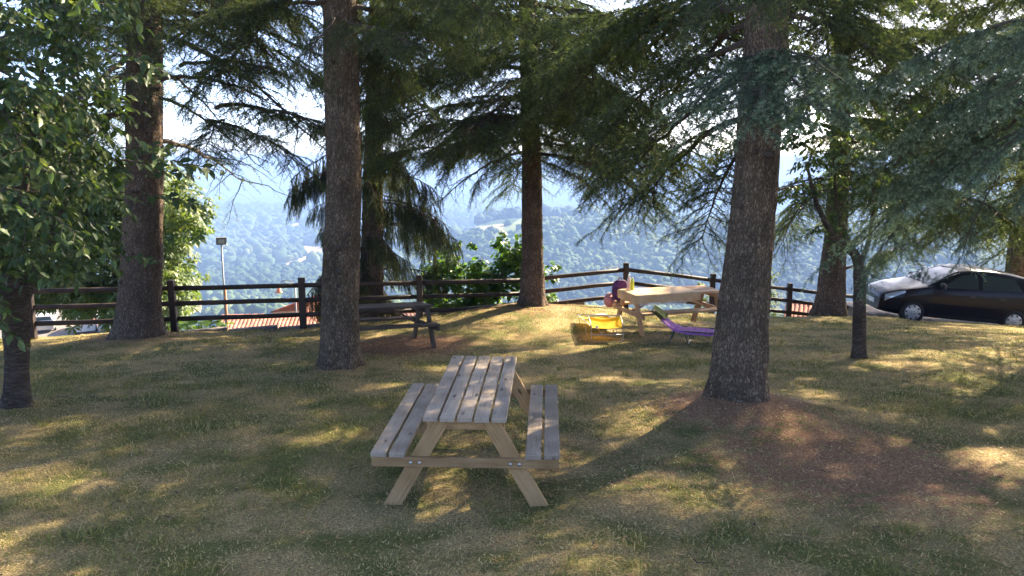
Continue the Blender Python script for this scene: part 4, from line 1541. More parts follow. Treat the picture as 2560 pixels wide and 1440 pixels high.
# posts stand upright: grain along local X, so the post mesh is modelled lying and turned up
pv = [(z, x, y) for (x, y, z) in pv]
pm = bpy.data.meshes.new('post')
pm.from_pydata(pv, [], pf)
pm.materials.append(M['fence'])
posts = []
for k in range(9, 0, -1):
    c = CORNER - FDIR * 2.5 * k
    posts.append((c, -0.083 * c[1] - 0.02))
posts.append((CORNER, -1.40))
for k in range(1, 4):
    c = CORNER + FDIR2 * 2.55 * k
    posts.append((c, -1.40 - 0.385 * k - (0.02 * k)))
rv, rf = tube(np.array([[-0.5, 0, 0], [0.5, 0, 0]]), 1.0, 10)
rmesh = {}
tops = []
for i, (c, zg) in enumerate(posts):
    zt = zg + 1.12
    if abs(c[0] - CORNER[0]) < 0.01:
        zt = at(1560, 657, 19.0)[2]
    o = obj('post', pm, fence, np.array([c[0], c[1], zt - 0.75]) - fo, (R(rg.uniform(-1, 1)), -math.pi / 2 + R(rg.uniform(-1, 1)), 0))
    o.rotation_euler = (0, -math.pi / 2 + R(rg.uniform(-1.2, 1.2)), 0)
    tops.append((c, zt))
for (c0, z0), (c1, z1) in zip(tops[:-1], tops[1:]):
    for dz in (0.165, 0.475, 0.785):
        a_ = np.array([c0[0], c0[1], z0 - dz])
        b_ = np.array([c1[0], c1[1], z1 - dz])
        d = b_ - a_
        L = np.linalg.norm(d)
        mb = MB()
        v, f = tube(np.array([[-L / 2 - 0.03, 0, 0], [-L / 6, 0, rg.uniform(-0.01, 0.01)], [L / 6, 0, rg.uniform(-0.01, 0.01)], [L / 2 + 0.03, 0, 0]]), 0.052, 10)
        v[:, 2] *= 0.95
        v[:, 1] *= 0.8
        mb.add(v, [list(q) for q in f] + [list(range(10))[::-1], list(range(30, 40))], 0, None, True)
        mesh = mb.mesh('rail', M['fence'])
        o = obj('rail', mesh, fence, (a_ + b_) / 2 - fo)
        o.rotation_euler = Vector(d).to_track_quat('X', 'Z').to_euler()

# ---------------------------------------------------------------- picnic tables


def picnic_table(label, loc, rz, L=2.0, w=0.66, W=1.50, h=0.75, hs=0.455, top='bench_grey', leg='bench_tan', nt=5, brace=True, seed=1, tilt=(0, 0)):
    """table top length along local X"""
    rg = np.random.default_rng(seed)
    t = thing('picnic_table', label, 'picnic table', loc, rot=(tilt[0], tilt[1], rz), group='wooden picnic tables on the lawn')
    gap = 0.019
    pw = (w - gap * (nt - 1)) / nt
    th = 0.042
    v, f = cbox(L, pw, th, 0.005)
    pm_ = bpy.data.meshes.new('top_plank')
    pm_.from_pydata(v, [], f)
    pm_.materials.append(M[top])
    for i in range(nt):
        y = -w / 2 + pw / 2 + i * (pw + gap)
        obj('top_plank', pm_, t, (rg.uniform(-0.006, 0.006), y, h - th / 2 + rg.uniform(-0.002, 0.002)), (0, rg.uniform(-0.001, 0.001), rg.uniform(-0.002, 0.002)))
    bw = 0.125
    v, f = cbox(L, bw, th, 0.005)
    bm_ = bpy.data.meshes.new('bench_plank')
    bm_.from_pydata(v, [], f)
    bm_.materials.append(M[top])
    for s in (-1, 1):
        for k in (0, 1):
            y = s * (W / 2 - bw / 2 - k * (bw + 0.022))
            obj('bench_plank', bm_, t, (rg.uniform(-0.006, 0.006), y, hs - th / 2 + rg.uniform(-0.002, 0.002)), (0, 0, rg.uniform(-0.003, 0.003)))
    nail = MB()
    for s in (-1, 1):
        xe = s * (L / 2 - 0.075)
        # seat beam carries the benches
        v, f = cbox(W - 0.01, 0.045, 0.078, 0.005)
        mm = bpy.data.meshes.new('seat_beam')
        mm.from_pydata(v, [], f)
        mm.materials.append(M[leg])
        obj('seat_beam', mm, t, (xe + s * 0.046, 0, hs - th - 0.039), (0, 0, math.pi / 2))
        v, f = cbox(w - 0.04, 0.045, 0.09, 0.005)
        mm = bpy.data.meshes.new('top_batten')
        mm.from_pydata(v, [], f)
        mm.materials.append(M[leg])
        obj('top_batten', mm, t, (xe - s * 0.046, 0, h - th - 0.045), (0, 0, math.pi / 2))
        for q in (-1, 1):
            foot = Vector((xe, q * (W / 2 - 0.13), 0.0))
            head = Vector((xe, q * (w / 2 - 0.135), h - th))
            d = head - foot
            Ll = d.length
            # leg cut level at both ends
            lw = 0.125 / (d.normalized().z)
            vv = []
            for x in (-0.0225, 0.0225):
                for e, pt in ((0, foot), (1, head)):
                    for k in (-1, 1):
                        vv.append((pt.x + x, pt.y + k * lw / 2, pt.z - (0.05 if e == 0 else 0)))
            ff = [(0, 1, 3, 2), (4, 6, 7, 5), (0, 2, 6, 4), (1, 5, 7, 3), (0, 4, 5, 1), (2, 3, 7, 6)]
            # express in a frame whose X runs along the leg so that the grain follows it
            X = d.normalized()
            Yv = Vector((1, 0, 0))
            Zv = X.cross(Yv)
            Rm = Matrix((X, Yv, Zv))
            mid = (foot + head) / 2
            vl = [tuple(Rm @ (Vector(p) - mid)) for p in vv]
            mm = bpy.data.meshes.new('leg')
            mm.from_pydata(vl, [], ff)
            mm.materials.append(M[leg])
            o = obj('leg', mm, t, mid)
            o.rotation_euler = Rm.transposed().to_euler()
            bb = MB()
            zb_ = hs - th - 0.04
            fy = foot.y + (head.y - foot.y) * zb_ / (h - th)
            for k in (-1, 1):
                Mx = Matrix.Translation((xe + s * 0.0685, fy + k * 0.036, zb_)) @ Matrix.Rotation(s * math.pi / 2, 4, 'Y')
                bb.lathe([(0.0135, 0.0), (0.0135, 0.005), (0.009, 0.010), (0.0, 0.0115)], 12, 0, Mx)
            bb.build('bolt', M['steel'], t)
        if brace:
            a_ = Vector((s * 0.22, 0, h - th - 0.05))
            b_ = Vector((xe - s * 0.03, 0, hs - th - 0.06))
            d = b_ - a_
            v, f = cbox(d.length, 0.07, 0.04, 0.004)
            mm = bpy.data.meshes.new('brace')
            mm.from_pydata(v, [], f)
            mm.materials.append(M[leg])
            o = obj('brace', mm, t, (a_ + b_) / 2)
            o.rotation_euler = d.to_track_quat('X', 'Z').to_euler()
    # nail heads, four on each board end
    for s in (-1, 1):
        for y in [-w / 2 + pw / 2 + i * (pw + gap) for i in range(nt)]:
            for k in (-1, 1):
                nail.lathe([(0.004, 0), (0.0035, 0.0015), (0, 0.0018)], 6, 0, Matrix.Translation((s * (L / 2 - 0.055), y + k * 0.032, h)))
        for q in (-1, 1):
            for k in (0, 1):
                y = q * (W / 2 - bw / 2 - k * (bw + 0.022))
                for kk in (-1, 1):
                    for e in (0.04, 0.07):
                        nail.lathe([(0.004, 0), (0.0035, 0.0015), (0, 0.0018)], 6, 0, Matrix.Translation((s * (L / 2 - e), y + kk * 0.03, hs)))
    nail.build('nails', M['steel'], t)
    return t


SL = math.atan(0.083)
table_front = picnic_table('weathered grey picnic table with tan legs in the foreground', (-0.328, 7.066, 2.17 - 2.005 - 0.75), math.pi / 2 - R(2.6), seed=4, brace=False)
table_dark = picnic_table('old dark picnic table behind the middle left trunk', (-2.32, 14.05, float(g(-2.32, 14.05)) - 0.02), R(24), L=1.7, w=0.72, top='bench_dark', leg='bench_dark', seed=9, tilt=(-SL * 0.9, SL * 0.35))
TL = np.array([3.15, 15.82])
table_laid = picnic_table('orange toned picnic table laid with a tan cloth by the fence corner', (TL[0], TL[1], -0.415 - 0.75), R(16.4), L=1.9, w=0.76, top='bench_orange', leg='bench_orange', seed=12)
bpy.context.view_layer.update()

# tablecloth: over the left three quarters of the laid table, hanging over the long side and the end
MT = table_laid.matrix_world.copy()
nx, ny = 46, 40
V = []
for i in range(nx):
    u = i / (nx - 1)
    for j in range(ny):
        x = -0.96 - 0.16 + u * (1.56)
        s = -0.52 + 0.97 * j / (ny - 1)           # across; below -0.365 it hangs down
        z = 0.757 + 0.003 * math.sin(9 * x + 3 * s)
        yy, xx = s, x
        if s < -0.385:
            dn = -0.385 - s
            yy = -0.390 - 0.02 * math.sin(14 * x) * dn * 8 - 0.02
            z = 0.757 - dn * 1.25 - 0.008 * math.sin(11 * x)
        if s > 0.385:
            yy = 0.39 + 0.01
            z = 0.757 - (s - 0.385)
        if x < -0.96:
            dn = -0.96 - x
            xx = -0.968 - 0.02 * math.sin(12 * s) * dn * 6
            z = min(z, 0.757 - dn * 1.1)
        V.append((xx, yy, z))
F_ = [(i * ny + j, (i + 1) * ny + j, (i + 1) * ny + j + 1, i * ny + j + 1) for i in range(nx - 1) for j in range(ny - 1)]
m = bpy.data.meshes.new('tablecloth')
m.from_pydata(V, [], F_)
m.materials.append(M['tablecloth'])
for p in m.polygons:
    p.use_smooth = True
tc_root = thing('tablecloth', 'tan cloth with lace edge hanging over the laid picnic table', 'tablecloth')
tc_root.matrix_world = MT
obj('cloth', m, tc_root)
# lace fringe below the cloth
lv, lf = [], []
k = 0
for i in range(60):
    x = -0.85 + i * 0.0165
    dl = 0.05 + 0.02 * math.sin(i * 0.9) + 0.012 * (i % 3)
    lv += [(x, -0.418, 0.60), (x + 0.009, -0.418, 0.60), (x + 0.008, -0.414, 0.60 - dl), (x + 0.001, -0.414, 0.60 - dl)]
    lf.append((k, k + 1, k + 2, k + 3))
    k += 4
for i in range(3):
    lv += [(-0.85, -0.417, 0.60 - 0.02 * i), (0.14, -0.417, 0.60 - 0.02 * i), (0.14, -0.417, 0.594 - 0.02 * i), (-0.85, -0.417, 0.594 - 0.02 * i)]
    lf.append((k, k + 1, k + 2, k + 3))
    k += 4
m = bpy.data.meshes.new('lace_fringe')
m.from_pydata(lv, [], lf)
m.materials.append(M['lace'])
obj('lace_fringe', m, tc_root)


def bottle(label, px, py, Y, hgt, mat):
    p = at(px, py, Y)
    b_ = thing('bottle', label, 'bottle', p, group='drinking bottles on the laid table')
    mb = MB()
    r = 0.036
    mb.lathe([(0.0, 0.0), (r * 0.95, 0.0), (r, 0.006), (r, hgt * 0.58), (r * 0.93, hgt * 0.68), (r * 0.60, hgt * 0.80), (r * 0.52, hgt * 0.84)], 24)
    mb.build('flask', mat, b_)
    mb = MB()
    mb.lathe([(r * 0.56, hgt * 0.84), (r * 0.58, hgt * 0.86), (r * 0.56, hgt * 0.98), (r * 0.48, hgt), (0, hgt)], 20)
    mb.build('cap', M['bottle_cap'] if mat is M['pink_bottle'] else mat, b_)


zt_ = table_laid.location.z + 0.762
for (lab, px, hgt, mat, yl) in (('pale pink flask on the laid table, left of the lime one', 1572, 0.285, M['pink_bottle'], 0.30), ('lime green flask on the laid table', 1580.5, 0.235, M['lime_bottle'], 0.22)):
    # find the place on the table top on this bearing
    for Y in np.linspace(15.0, 17.0, 250):
        p = at(px, 720, Y)
        l = MT.inverted() @ Vector((p[0], p[1], zt_))
        if l.y > yl:
            break
    b_ = thing('bottle', lab, 'bottle', (p[0], p[1], zt_), group='drinking flasks on the laid table')
    r = 0.037
    mb = MB()
    mb.lathe([(0.0, 0.0), (r * 0.95, 0.0), (r, 0.006), (r, hgt * 0.58), (r * 0.93, hgt * 0.68), (r * 0.60, hgt * 0.80), (r * 0.52, hgt * 0.84)], 24)
    mb.build('flask', mat, b_)
    mb = MB()
    mb.lathe([(r * 0.56, hgt * 0.84), (r * 0.58, hgt * 0.86), (r * 0.56, hgt * 0.98), (r * 0.48, hgt), (0, hgt)], 20)
    mb.build('cap', M['bottle_cap'] if mat is M['pink_bottle'] else mat, b_)

# backpack on the far bench
bp = MT @ Vector((-0.80, 0.63, 0.457))
pack = thing('backpack', 'dark purple backpack standing on the far bench of the laid table', 'backpack', bp, R(15))
iv_, if__ = ico(3)
nzv = 1 + 0.10 * (fbm(iv_[:, 0] * 2 + 5, iv_[:, 2] * 2 + iv_[:, 1], 3, 8) - 0.5)[:, None] * 2
bv = np.sign(iv_) * np.abs(iv_) ** 0.72 * nzv * np.array([0.165, 0.11, 0.23]) + np.array([0, 0, 0.225])
bv[:, 2] = np.maximum(bv[:, 2], 0.0)
obj('bag_body', raw_mesh('bag_body', bv, if__, M['bag'], smooth_shade=True), pack)
pv_ = np.sign(iv_) * np.abs(iv_) ** 0.7 * np.array([0.12, 0.05, 0.10]) + np.array([0, -0.105, 0.13])
obj('pocket', raw_mesh('pocket', pv_, if__, M['bag'], smooth_shade=True), pack)
mb = MB()
mb.tube(arc((-0.04, 0.02, 0.44), (0.04, 0.02, 0.44), 0.05, 9), 0.010, 8)
mb.tube(arc((-0.09, 0.10, 0.40), (-0.10, 0.10, 0.06), 0.0, 9) + np.array([0, 1, 0]) * (0.05 * np.sin(np.linspace(0, math.pi, 9)))[:, None], 0.014, 8)
mb.tube(arc((0.09, 0.10, 0.40), (0.10, 0.10, 0.06), 0.0, 9) + np.array([0, 1, 0]) * (0.05 * np.sin(np.linspace(0, math.pi, 9)))[:, None], 0.014, 8)
mb.build('strap', M['bag'], pack)

hp = MT @ Vector((-0.97, 0.74, 0.47))
hat = thing('sun_hat', 'dusty pink round sun hat hanging behind the bench end of the laid table', 'hat', hp, rot=(R(80), 0, R(20)))
mb = MB()
mb.lathe([(0.15, 0.0), (0.147, 0.012), (0.085, 0.02), (0.08, 0.05), (0.065, 0.08), (0.0, 0.09)], 28)
mb.build('crown_and_brim', M['pink_hat'], hat)

# ---------------------------------------------------------------- loungers


def lounger_yellow():
    near = at(1519, 840, 14.3)
    zg = float(g(near[0], near[1]))
    far = np.array([near[0] - 0.10, near[1] + 1.75])
    ax = np.array([far[0] - near[0], far[1] - near[1]])
    ax /= np.linalg.norm(ax)
    rz = math.atan2(ax[1], ax[0])
    t = thing('sun_lounger', 'yellow canvas folding lounger on the grass beside the laid table', 'sun lounger', (near[0], near[1], zg), rot=(0, math.atan(0.075), rz))
    W2, H = 0.29, 0.30
    # bed
    V, Fc = [], []
    n1, n2 = 22, 9
    for i in range(n1):
        x = 0.02 + 1.78 * i / (n1 - 1)
        for j in range(n2):
            y = -W2 + 2 * W2 * j / (n2 - 1)
            V.append((x, y, H - 0.02 - 0.035 * math.cos(y / W2 * math.pi / 2) * (0.6 + 0.4 * math.sin(x * 4))))
    for i in range(n1 - 1):
        for j in range(n2 - 1):
            Fc.append((i * n2 + j, (i + 1) * n2 + j, (i + 1) * n2 + j + 1, i * n2 + j + 1))
    m = bpy.data.meshes.new('canvas_bed')
    m.from_pydata(V, [], Fc)
    m.materials.append(M['yellow'])
    m.polygons.foreach_set('use_smooth', [True] * len(m.polygons))
    obj('canvas_bed', m, t)
    # raised head part at the near end
    V = []
    for i in range(9):
        s = i / 8
        x = 0.0 + 0.36 * s
        z = H - 0.02 + 0.155 * s - 0.03 * math.sin(s * math.pi)
        for j in range(n2):
            y = (-W2 + 2 * W2 * j / (n2 - 1)) * (1.0 + 0.05 * s)
            V.append((x, y, z - 0.02 * math.cos(y / W2 * math.pi / 2)))
    Fc = [(i * n2 + j, (i + 1) * n2 + j, (i + 1) * n2 + j + 1, i * n2 + j + 1) for i in range(8) for j in range(n2 - 1)]
    m = bpy.data.meshes.new('headrest_canvas')
    m.from_pydata(V, [], Fc)
    m.materials.append(M['yellow'])
    m.polygons.foreach_set('use_smooth', [True] * len(m.polygons))
    obj('headrest_canvas', m, t)
    mb = MB()
    for s in (-1, 1):
        mb.tube([(0.0, s * W2, H), (1.82, s * W2, H)], 0.009, 8)
    mb.tube([(1.82, -W2, H), (1.82, W2, H)], 0.0115, 8)
    mb.build('side_frame', M['alu'], t)
    mb = MB()
    mb.tube([(0.0, -W2, H - 0.01), (0.18, -W2 - 0.005, H + 0.08), (0.36, -W2 - 0.01, H + 0.15), (0.37, -W2 + 0.04, H + 0.155), (0.37, W2 - 0.04, H + 0.155), (0.36, W2 + 0.01, H + 0.15), (0.18, W2 + 0.005, H + 0.08), (0.0, W2, H - 0.01)], 0.009, 8)
    mb.build('head_frame', M['alu'], t)
    for x0 in (0.02, 0.72, 1.6):
        mb = MB()
        mb.tube([(x0, -W2, H), (x0 - 0.02, -W2, 0.05), (x0, -W2 + 0.05, 0.012), (x0, W2 - 0.05, 0.012), (x0 - 0.02, W2, 0.05), (x0, W2, H)], 0.008, 8)
        mb.build('leg_loop', M['alu'], t)
    mb = MB()
    mb.tube([(0.0, -W2, 0.15), (0.0, W2, 0.15)], 0.009, 8)
    mb.tube([(0.0, -0.1, 0.16), (0.3, -0.18, H - 0.02)], 0.008, 6)
    mb.tube([(0.0, 0.1, 0.16), (0.3, 0.18, H - 0.02)], 0.008, 6)
    mb.build('stay', M['alu'], t)
    mb = MB()
    mb.box((0.03, 0.19, H - 0.015), (0.004, 0.05, 0.055))
    mb.build('care_tag', M['white_tag'], t)
    return t


lounger_yellow()


def profile_strip(name, prof, W2, mat, parent, wav=0.0, ny=12, seed=0, edge=0.0):
    V = []
    n1 = len(prof)
    for i, (x, z) in enumerate(prof):
        for j in range(ny):
            y = -W2 + 2 * W2 * j / (ny - 1)
            V.append((x, y, z + wav * (vnoise(x * 9 + seed, y * 11, 4) - 0.5) - 0.03 * math.cos(y / W2 * math.pi / 2) - edge * (abs(y) / W2) ** 8))
    Fc = [(i * ny + j, (i + 1) * ny + j, (i + 1) * ny + j + 1, i * ny + j + 1) for i in range(n1 - 1) for j in range(ny - 1)]
    m = bpy.data.meshes.new(name)
    m.from_pydata(V, [], Fc)
    m.materials.append(mat)
    m.polygons.foreach_set('use_smooth', [True] * len(m.polygons))
    return obj(name, m, parent)


def densify(pts, n):
    pts = np.asarray(pts, float)
    L = np.concatenate([[0], np.cumsum(np.linalg.norm(np.diff(pts, axis=0), axis=1))])
    s = np.linspace(0, L[-1], n)
    P = np.stack([np.interp(s, L, pts[:, k]) for k in range(pts.shape[1])], -1)
    for _ in range(4):
        P[1:-1] = 0.5 * P[1:-1] + 0.25 * (P[2:] + P[:-2])
    return P


hp0 = at(1690, 852, 14.45)
lz = float(g(hp0[0], hp0[1]))
LRZ = R(-17)
purple_lounger = thing('sun_lounger', 'low lounger with olive green canvas and raised back behind the nearest trunk', 'sun lounger', (hp0[0], hp0[1], lz), rot=(R(-3), R(1), LRZ))
back_prof = [(-0.42, 0.56), (-0.30, 0.46), (-0.05, 0.27), (0.08, 0.245), (0.6, 0.24), (1.1, 0.25), (1.45, 0.26)]
profile_strip('canvas', densify(back_prof, 40), 0.28, M['green_pad'], purple_lounger)
profile_strip('pillow', densify([(-0.46, 0.60), (-0.36, 0.55), (-0.26, 0.47), (-0.20, 0.42)], 10) + np.array([0.01, 0.03]), 0.25, M['green_pad'], purple_lounger)
mb = MB()
for s in (-1, 1):
    mb.tube([(-0.44, s * 0.28, 0.575), (-0.03, s * 0.28, 0.25), (1.47, s * 0.28, 0.262)], 0.011, 8)
mb.tube([(-0.44, -0.28, 0.575), (-0.44, 0.28, 0.575)], 0.011, 8)
mb.tube([(1.47, -0.28, 0.262), (1.47, 0.28, 0.262)], 0.011, 8)
mb.build('side_frame', M['dark_tube'], purple_lounger)
for x0, x1 in ((-0.02, -0.10), (0.16, 0.24), (1.2, 1.28)):
    mb = MB()
    mb.tube([(x0, -0.28, 0.25), (x1, -0.28, 0.02), (x1, 0.28, 0.02), (x0, 0.28, 0.25)], 0.010, 8)
    mb.build('leg_loop', M['dark_tube'], purple_lounger)
towel_root = thing('towel', 'purple striped towel spread over the low green lounger', 'towel', (hp0[0], hp0[1], lz), rot=(R(-3), R(1), LRZ))
tp = densify([(-0.26, 0.455), (-0.17, 0.385), (-0.03, 0.285), (0.08, 0.262), (0.6, 0.255), (1.1, 0.265), (1.42, 0.275)], 60) + np.array([0.0, 0.016])
profile_strip('towel_cloth', tp, 0.315, M['purple'], towel_root, 0.03, 26, 3, 0.06)

# ---------------------------------------------------------------- cars


def glass_mat(name, col):
    m, nt, out = new_mat(name)
    p = N(nt, 'BsdfPrincipled')
    p.inputs['Base Color'].default_value = (*col, 1)
    p.inputs['Roughness'].default_value = 0.03
    p.inputs['Specular IOR Level'].default_value = 0.22
    nt.links.new(p.outputs[0], out.inputs[0])
    return m


M['paint_black'] = simple('black_car_paint', (0.010, 0.009, 0.014), 0.30, 0.0, coat=0.18, spec=0.15)
M['paint_silver'] = simple('silver_car_paint', (0.62, 0.56, 0.52), 0.35, 0.3, coat=0.6)
M['paint_white'] = simple('white_car_paint', (0.80, 0.78, 0.78), 0.3, coat=0.6)
M['paint_grey'] = simple('blue_grey_car_paint', (0.20, 0.24, 0.30), 0.3, 0.3, coat=0.6)
M['glass'] = glass_mat('car_glass', (0.035, 0.05, 0.05))
M['rubber'] = simple('tyre_rubber', (0.018, 0.017, 0.017), 0.85)
M['black_trim'] = simple('black_plastic_trim', (0.02, 0.02, 0.02), 0.6)
M['hub'] = simple('silver_hubcap', (0.52, 0.51, 0.51), 0.35, 0.35)
M['lens_red'] = simple('red_tail_lamp', (0.45, 0.02, 0.03), 0.12, coat=0.5)
M['lens_clear'] = simple('headlamp_lens', (0.45, 0.46, 0.48), 0.08, 0.2, coat=0.5)
M['plate'] = simple('number_plate_white', (0.75, 0.75, 0.72), 0.5)

HATCH = dict(top=[(2.00, 0.40), (1.99, 0.55), (1.93, 0.67), (1.80, 0.75), (1.50, 0.86), (1.10, 0.95), (0.92, 1.00), (0.45, 1.28), (0.20, 1.40), (-0.10, 1.465), (-0.60, 1.48), (-1.10, 1.445), (-1.45, 1.39), (-1.56, 1.33), (-1.72, 1.02), (-1.81, 0.80), (-1.83, 0.55), (-1.82, 0.40)],
             belt=[(2.0, 0.62), (1.5, 0.80), (0.9, 0.93), (-0.5, 0.965), (-1.5, 1.02), (-1.85, 0.80)], wx=(1.24, -1.22), hw=0.83, front=1.98, rear=-1.82, wr=0.295,
             side=[[(0.78, 0.0), (0.62, 0.06), (0.18, 0.9), (-0.05, 1.0), (-0.30, 1.0)], None])
WAGON = dict(top=[(2.20, 0.40), (2.19, 0.58), (2.10, 0.70), (1.95, 0.78), (1.5, 0.90), (1.05, 0.97), (0.88, 1.02), (0.30, 1.33), (0.0, 1.42), (-0.6, 1.45), (-1.4, 1.42), (-1.9, 1.36), (-2.03, 1.28), (-2.20, 0.98), (-2.27, 0.80), (-2.28, 0.55), (-2.25, 0.40)],
             belt=[(2.2, 0.65), (1.5, 0.84), (0.9, 0.95), (-1.5, 0.99), (-2.2, 0.98)], wx=(1.38, -1.32), hw=0.87, front=2.2, rear=-2.27, wr=0.31)


def car(name, label, spec, paint, loc, rot, detail=True, group=None, text=None):
    t = thing(name, label, 'car', loc, rot=rot, group=group)
    top = np.array(spec['top'])
    xt = top[::-1, 0]
    ztp = top[::-1, 1]
    belt = np.array(spec['belt'])[::-1]
    hw, fr, re_ = spec['hw'], spec['front'], spec['rear']

    def ztop(x):
        return np.interp(x, xt, ztp)

    def zbelt(x):
        return np.minimum(np.interp(x, belt[:, 0], belt[:, 1]), ztop(x) - 0.03)

    def plan(x):
        return np.interp(x, [re_, re_ + 0.10, re_ + 0.4, re_ + 1.0, 0, fr - 1.1, fr - 0.45, fr - 0.12, fr], [0.82, 0.91, 0.965, 0.99, 1.0, 1.0, 0.95, 0.80, 0.66])

    def section(x):
        w = hw * plan(x)
        zb, zt = float(zbelt(x)), float(ztop(x))
        cab = min(1.0, max(0.0, (zt - zb - 0.06) / 0.35))
        ye = w * (0.93 - 0.20 * cab)
        zs = 0.20 + 0.10 * max(0, (abs(x) - 1.6)) 
        pts = [(w * 0.88, zs), (w * 0.955, zs + 0.07), (w * 0.985, 0.40), (w * 1.0, 0.56), (w * 0.99, 0.5 * (0.56 + zb)), (w * 0.955, zb)]
        pts += [(w * 0.955 + (ye - w * 0.955) * 0.55, zb + (zt - zb) * 0.5), (ye, zt - 0.05 - 0.03 * cab), (ye * 0.90, zt - 0.022), (ye * 0.6, zt - 0.006), (0, zt)]
        return np.array(pts), ye

    def S(x, z):
        p, _ = section(x)
        p = p[:8]
        zz = np.maximum.accumulate(p[:, 1] + np.arange(8) * 1e-5)
        return float(np.interp(z, zz, p[:, 0]))

    st = np.concatenate([np.linspace(re_ + 0.003, re_ + 0.45, 14), np.linspace(re_ + 0.5, fr - 0.55, 52), np.linspace(fr - 0.5, fr - 0.003, 16)])
    rows = []
    for x in st:
        p, _ = section(x)
        # subdivide section smoothly
        L = np.arange(len(p))
        s = np.linspace(0, len(p) - 1, 41)
        q = np.stack([np.interp(s, L, p[:, 0]), np.interp(s, L, p[:, 1])], -1)
        for _ in range(2):
            q[1:-1] = 0.5 * q[1:-1] + 0.25 * (q[2:] + q[:-2])
        left = [(x, yy, zz) for yy, zz in q]
        right = [(x, -yy, zz) for yy, zz in q[::-1]][1:]
        rows.append(left + right)
    nn = len(rows[0])
    V = [p for r_ in rows for p in r_]
    Fc = []
    for i in range(len(rows) - 1):
        for j in range(nn):
            j2 = (j + 1) % nn
            Fc.append((i * nn + j, i * nn + j2, (i + 1) * nn + j2, (i + 1) * nn + j))
    Fc.append(tuple(range(nn))[::-1])
    Fc.append(tuple((len(rows) - 1) * nn + j for j in range(nn)))
    m = bpy.data.meshes.new('body')
    m.from_pydata(V, [], Fc)
    m.materials.append(paint)
    m.materials.append(M['black_trim'])
    m.polygons.foreach_set('use_smooth', [len(p.vertices) == 4 for p in m.polygons])
    body = obj('body', m, t)
    # wheel arches cut out
    cut = MB()
    wr = spec['wr']
    for wx_ in spec['wx']:
        Mx = Matrix.Translation((wx_, 0, wr)) @ Matrix.Rotation(math.pi / 2, 4, 'X')
        cut.lathe([(wr + 0.055, -1.0), (wr + 0.055, -0.52)], 36, 0, Mx)
        cut.lathe([(wr + 0.055, 0.52), (wr + 0.055, 1.0)], 36, 0, Mx)
    co = cut.build('cutter', M['black_trim'])
    md = body.modifiers.new('arches', 'BOOLEAN')
    md.operation = 'DIFFERENCE'
    md.solver = 'EXACT'
    md.object = co
    dg = bpy.context.evaluated_depsgraph_get()
    nm = bpy.data.meshes.new_from_object(body.evaluated_get(dg))
    body.modifiers.clear()
    body.data = nm
    nm.name = 'body'
    bpy.data.objects.remove(co)

    def side_panel(name, cols, mat, side, off=0.004, parent=None, n=14):
        """cols: list of (x, zlo, zhi)"""
        c = np.array(cols, float)
        xs_ = np.linspace(c[0, 0], c[-1, 0], n)
        lo = np.interp(xs_, c[:, 0], c[:, 1])
        hi = np.interp(xs_, c[:, 0], c[:, 2])
        V, Fq_ = [], []
        k = 5
        for x, a_, b_ in zip(xs_, lo, hi):
            for q in range(k):
                z = a_ + (b_ - a_) * q / (k - 1)
                V.append((x, side * (S(x, z) + off), z))
        for i in range(n - 1):
            for q in range(k - 1):
                Fq_.append((i * k + q, (i + 1) * k + q, (i + 1) * k + q + 1, i * k + q + 1))
        mm = bpy.data.meshes.new(name)
        mm.from_pydata(V, [], Fq_)
        mm.materials.append(mat)
        mm.polygons.foreach_set('use_smooth', [True] * len(mm.polygons))
        return obj(name, mm, parent or t)

    def cabin_cols(x0, x1, rake0, rake1, n=12):
        """window between x0 (rear) and x1 (front) with slanted ends"""
        out = []
        for x in np.linspace(x0, x1, n):
            zb = float(zbelt(x)) + 0.035
            zt = float(ztop(x)) - 0.125
            f0 = min(1, (x - x0) / rake0) if rake0 > 0 else 1
            f1 = min(1, (x1 - x) / rake1) if rake1 > 0 else 1
            zt2 = zb + (zt - zb) * max(0.02, min(1, f0)) * max(0.02, min(1, f1))
            out.append((x, zb, max(zb + 0.01, min(zt, zt2))))
        return out

    xr, xf = spec['rear'] + (0.50 if spec is HATCH else 0.42), 0.86
    mid = -0.30 if spec is HATCH else -0.35
    for sd in (1, -1):
        side_panel('side_window', cabin_cols(mid + 0.05, xf - 0.02, 0, 0.62), M['glass'], sd, 0.005, n=20)
        side_panel('side_window', cabin_cols(xr if spec is HATCH else -1.28, mid - 0.05, 0.16, 0), M['glass'], sd, 0.005, n=18)
        if spec is WAGON:
            side_panel('side_window', cabin_cols(xr, -1.36, 0.30, 0), M['glass'], sd, 0.005, n=14)
    # windscreen and rear window

    def screen(name, x0, x1, mat, inset=0.90):
        V, Fq_ = [], []
        n1, n2 = 14, 17
        for i in range(n1):
            x = x0 + (x1 - x0) * i / (n1 - 1)
            p, ye = section(x)
            for j in range(n2):
                u = -1 + 2 * j / (n2 - 1)
                y = u * ye * inset
                z = np.interp(abs(y), p[::-1, 0][:4], p[::-1, 1][:4])
                V.append((x + (0.004 if name == 'windscreen' else -0.004), y, z + 0.005))
        for i in range(n1 - 1):
            for j in range(n2 - 1):
                Fq_.append((i * n2 + j, (i + 1) * n2 + j, (i + 1) * n2 + j + 1, i * n2 + j + 1))
        mm = bpy.data.meshes.new(name)
        mm.from_pydata(V, [], Fq_)
        mm.materials.append(mat)
        mm.polygons.foreach_set('use_smooth', [True] * len(mm.polygons))
        obj(name, mm, t)

    screen('windscreen', 0.92, 0.16, M['glass'])
    rx1, rx0 = (spec['rear'] + 0.27, spec['rear'] + 0.11) if spec is HATCH else (spec['rear'] + 0.25, spec['rear'] + 0.09)
    screen('rear_window', rx1, rx0, M['glass'], 0.84)
    # wheels
    wmesh = {}
    mb = MB()
    w2 = 0.088
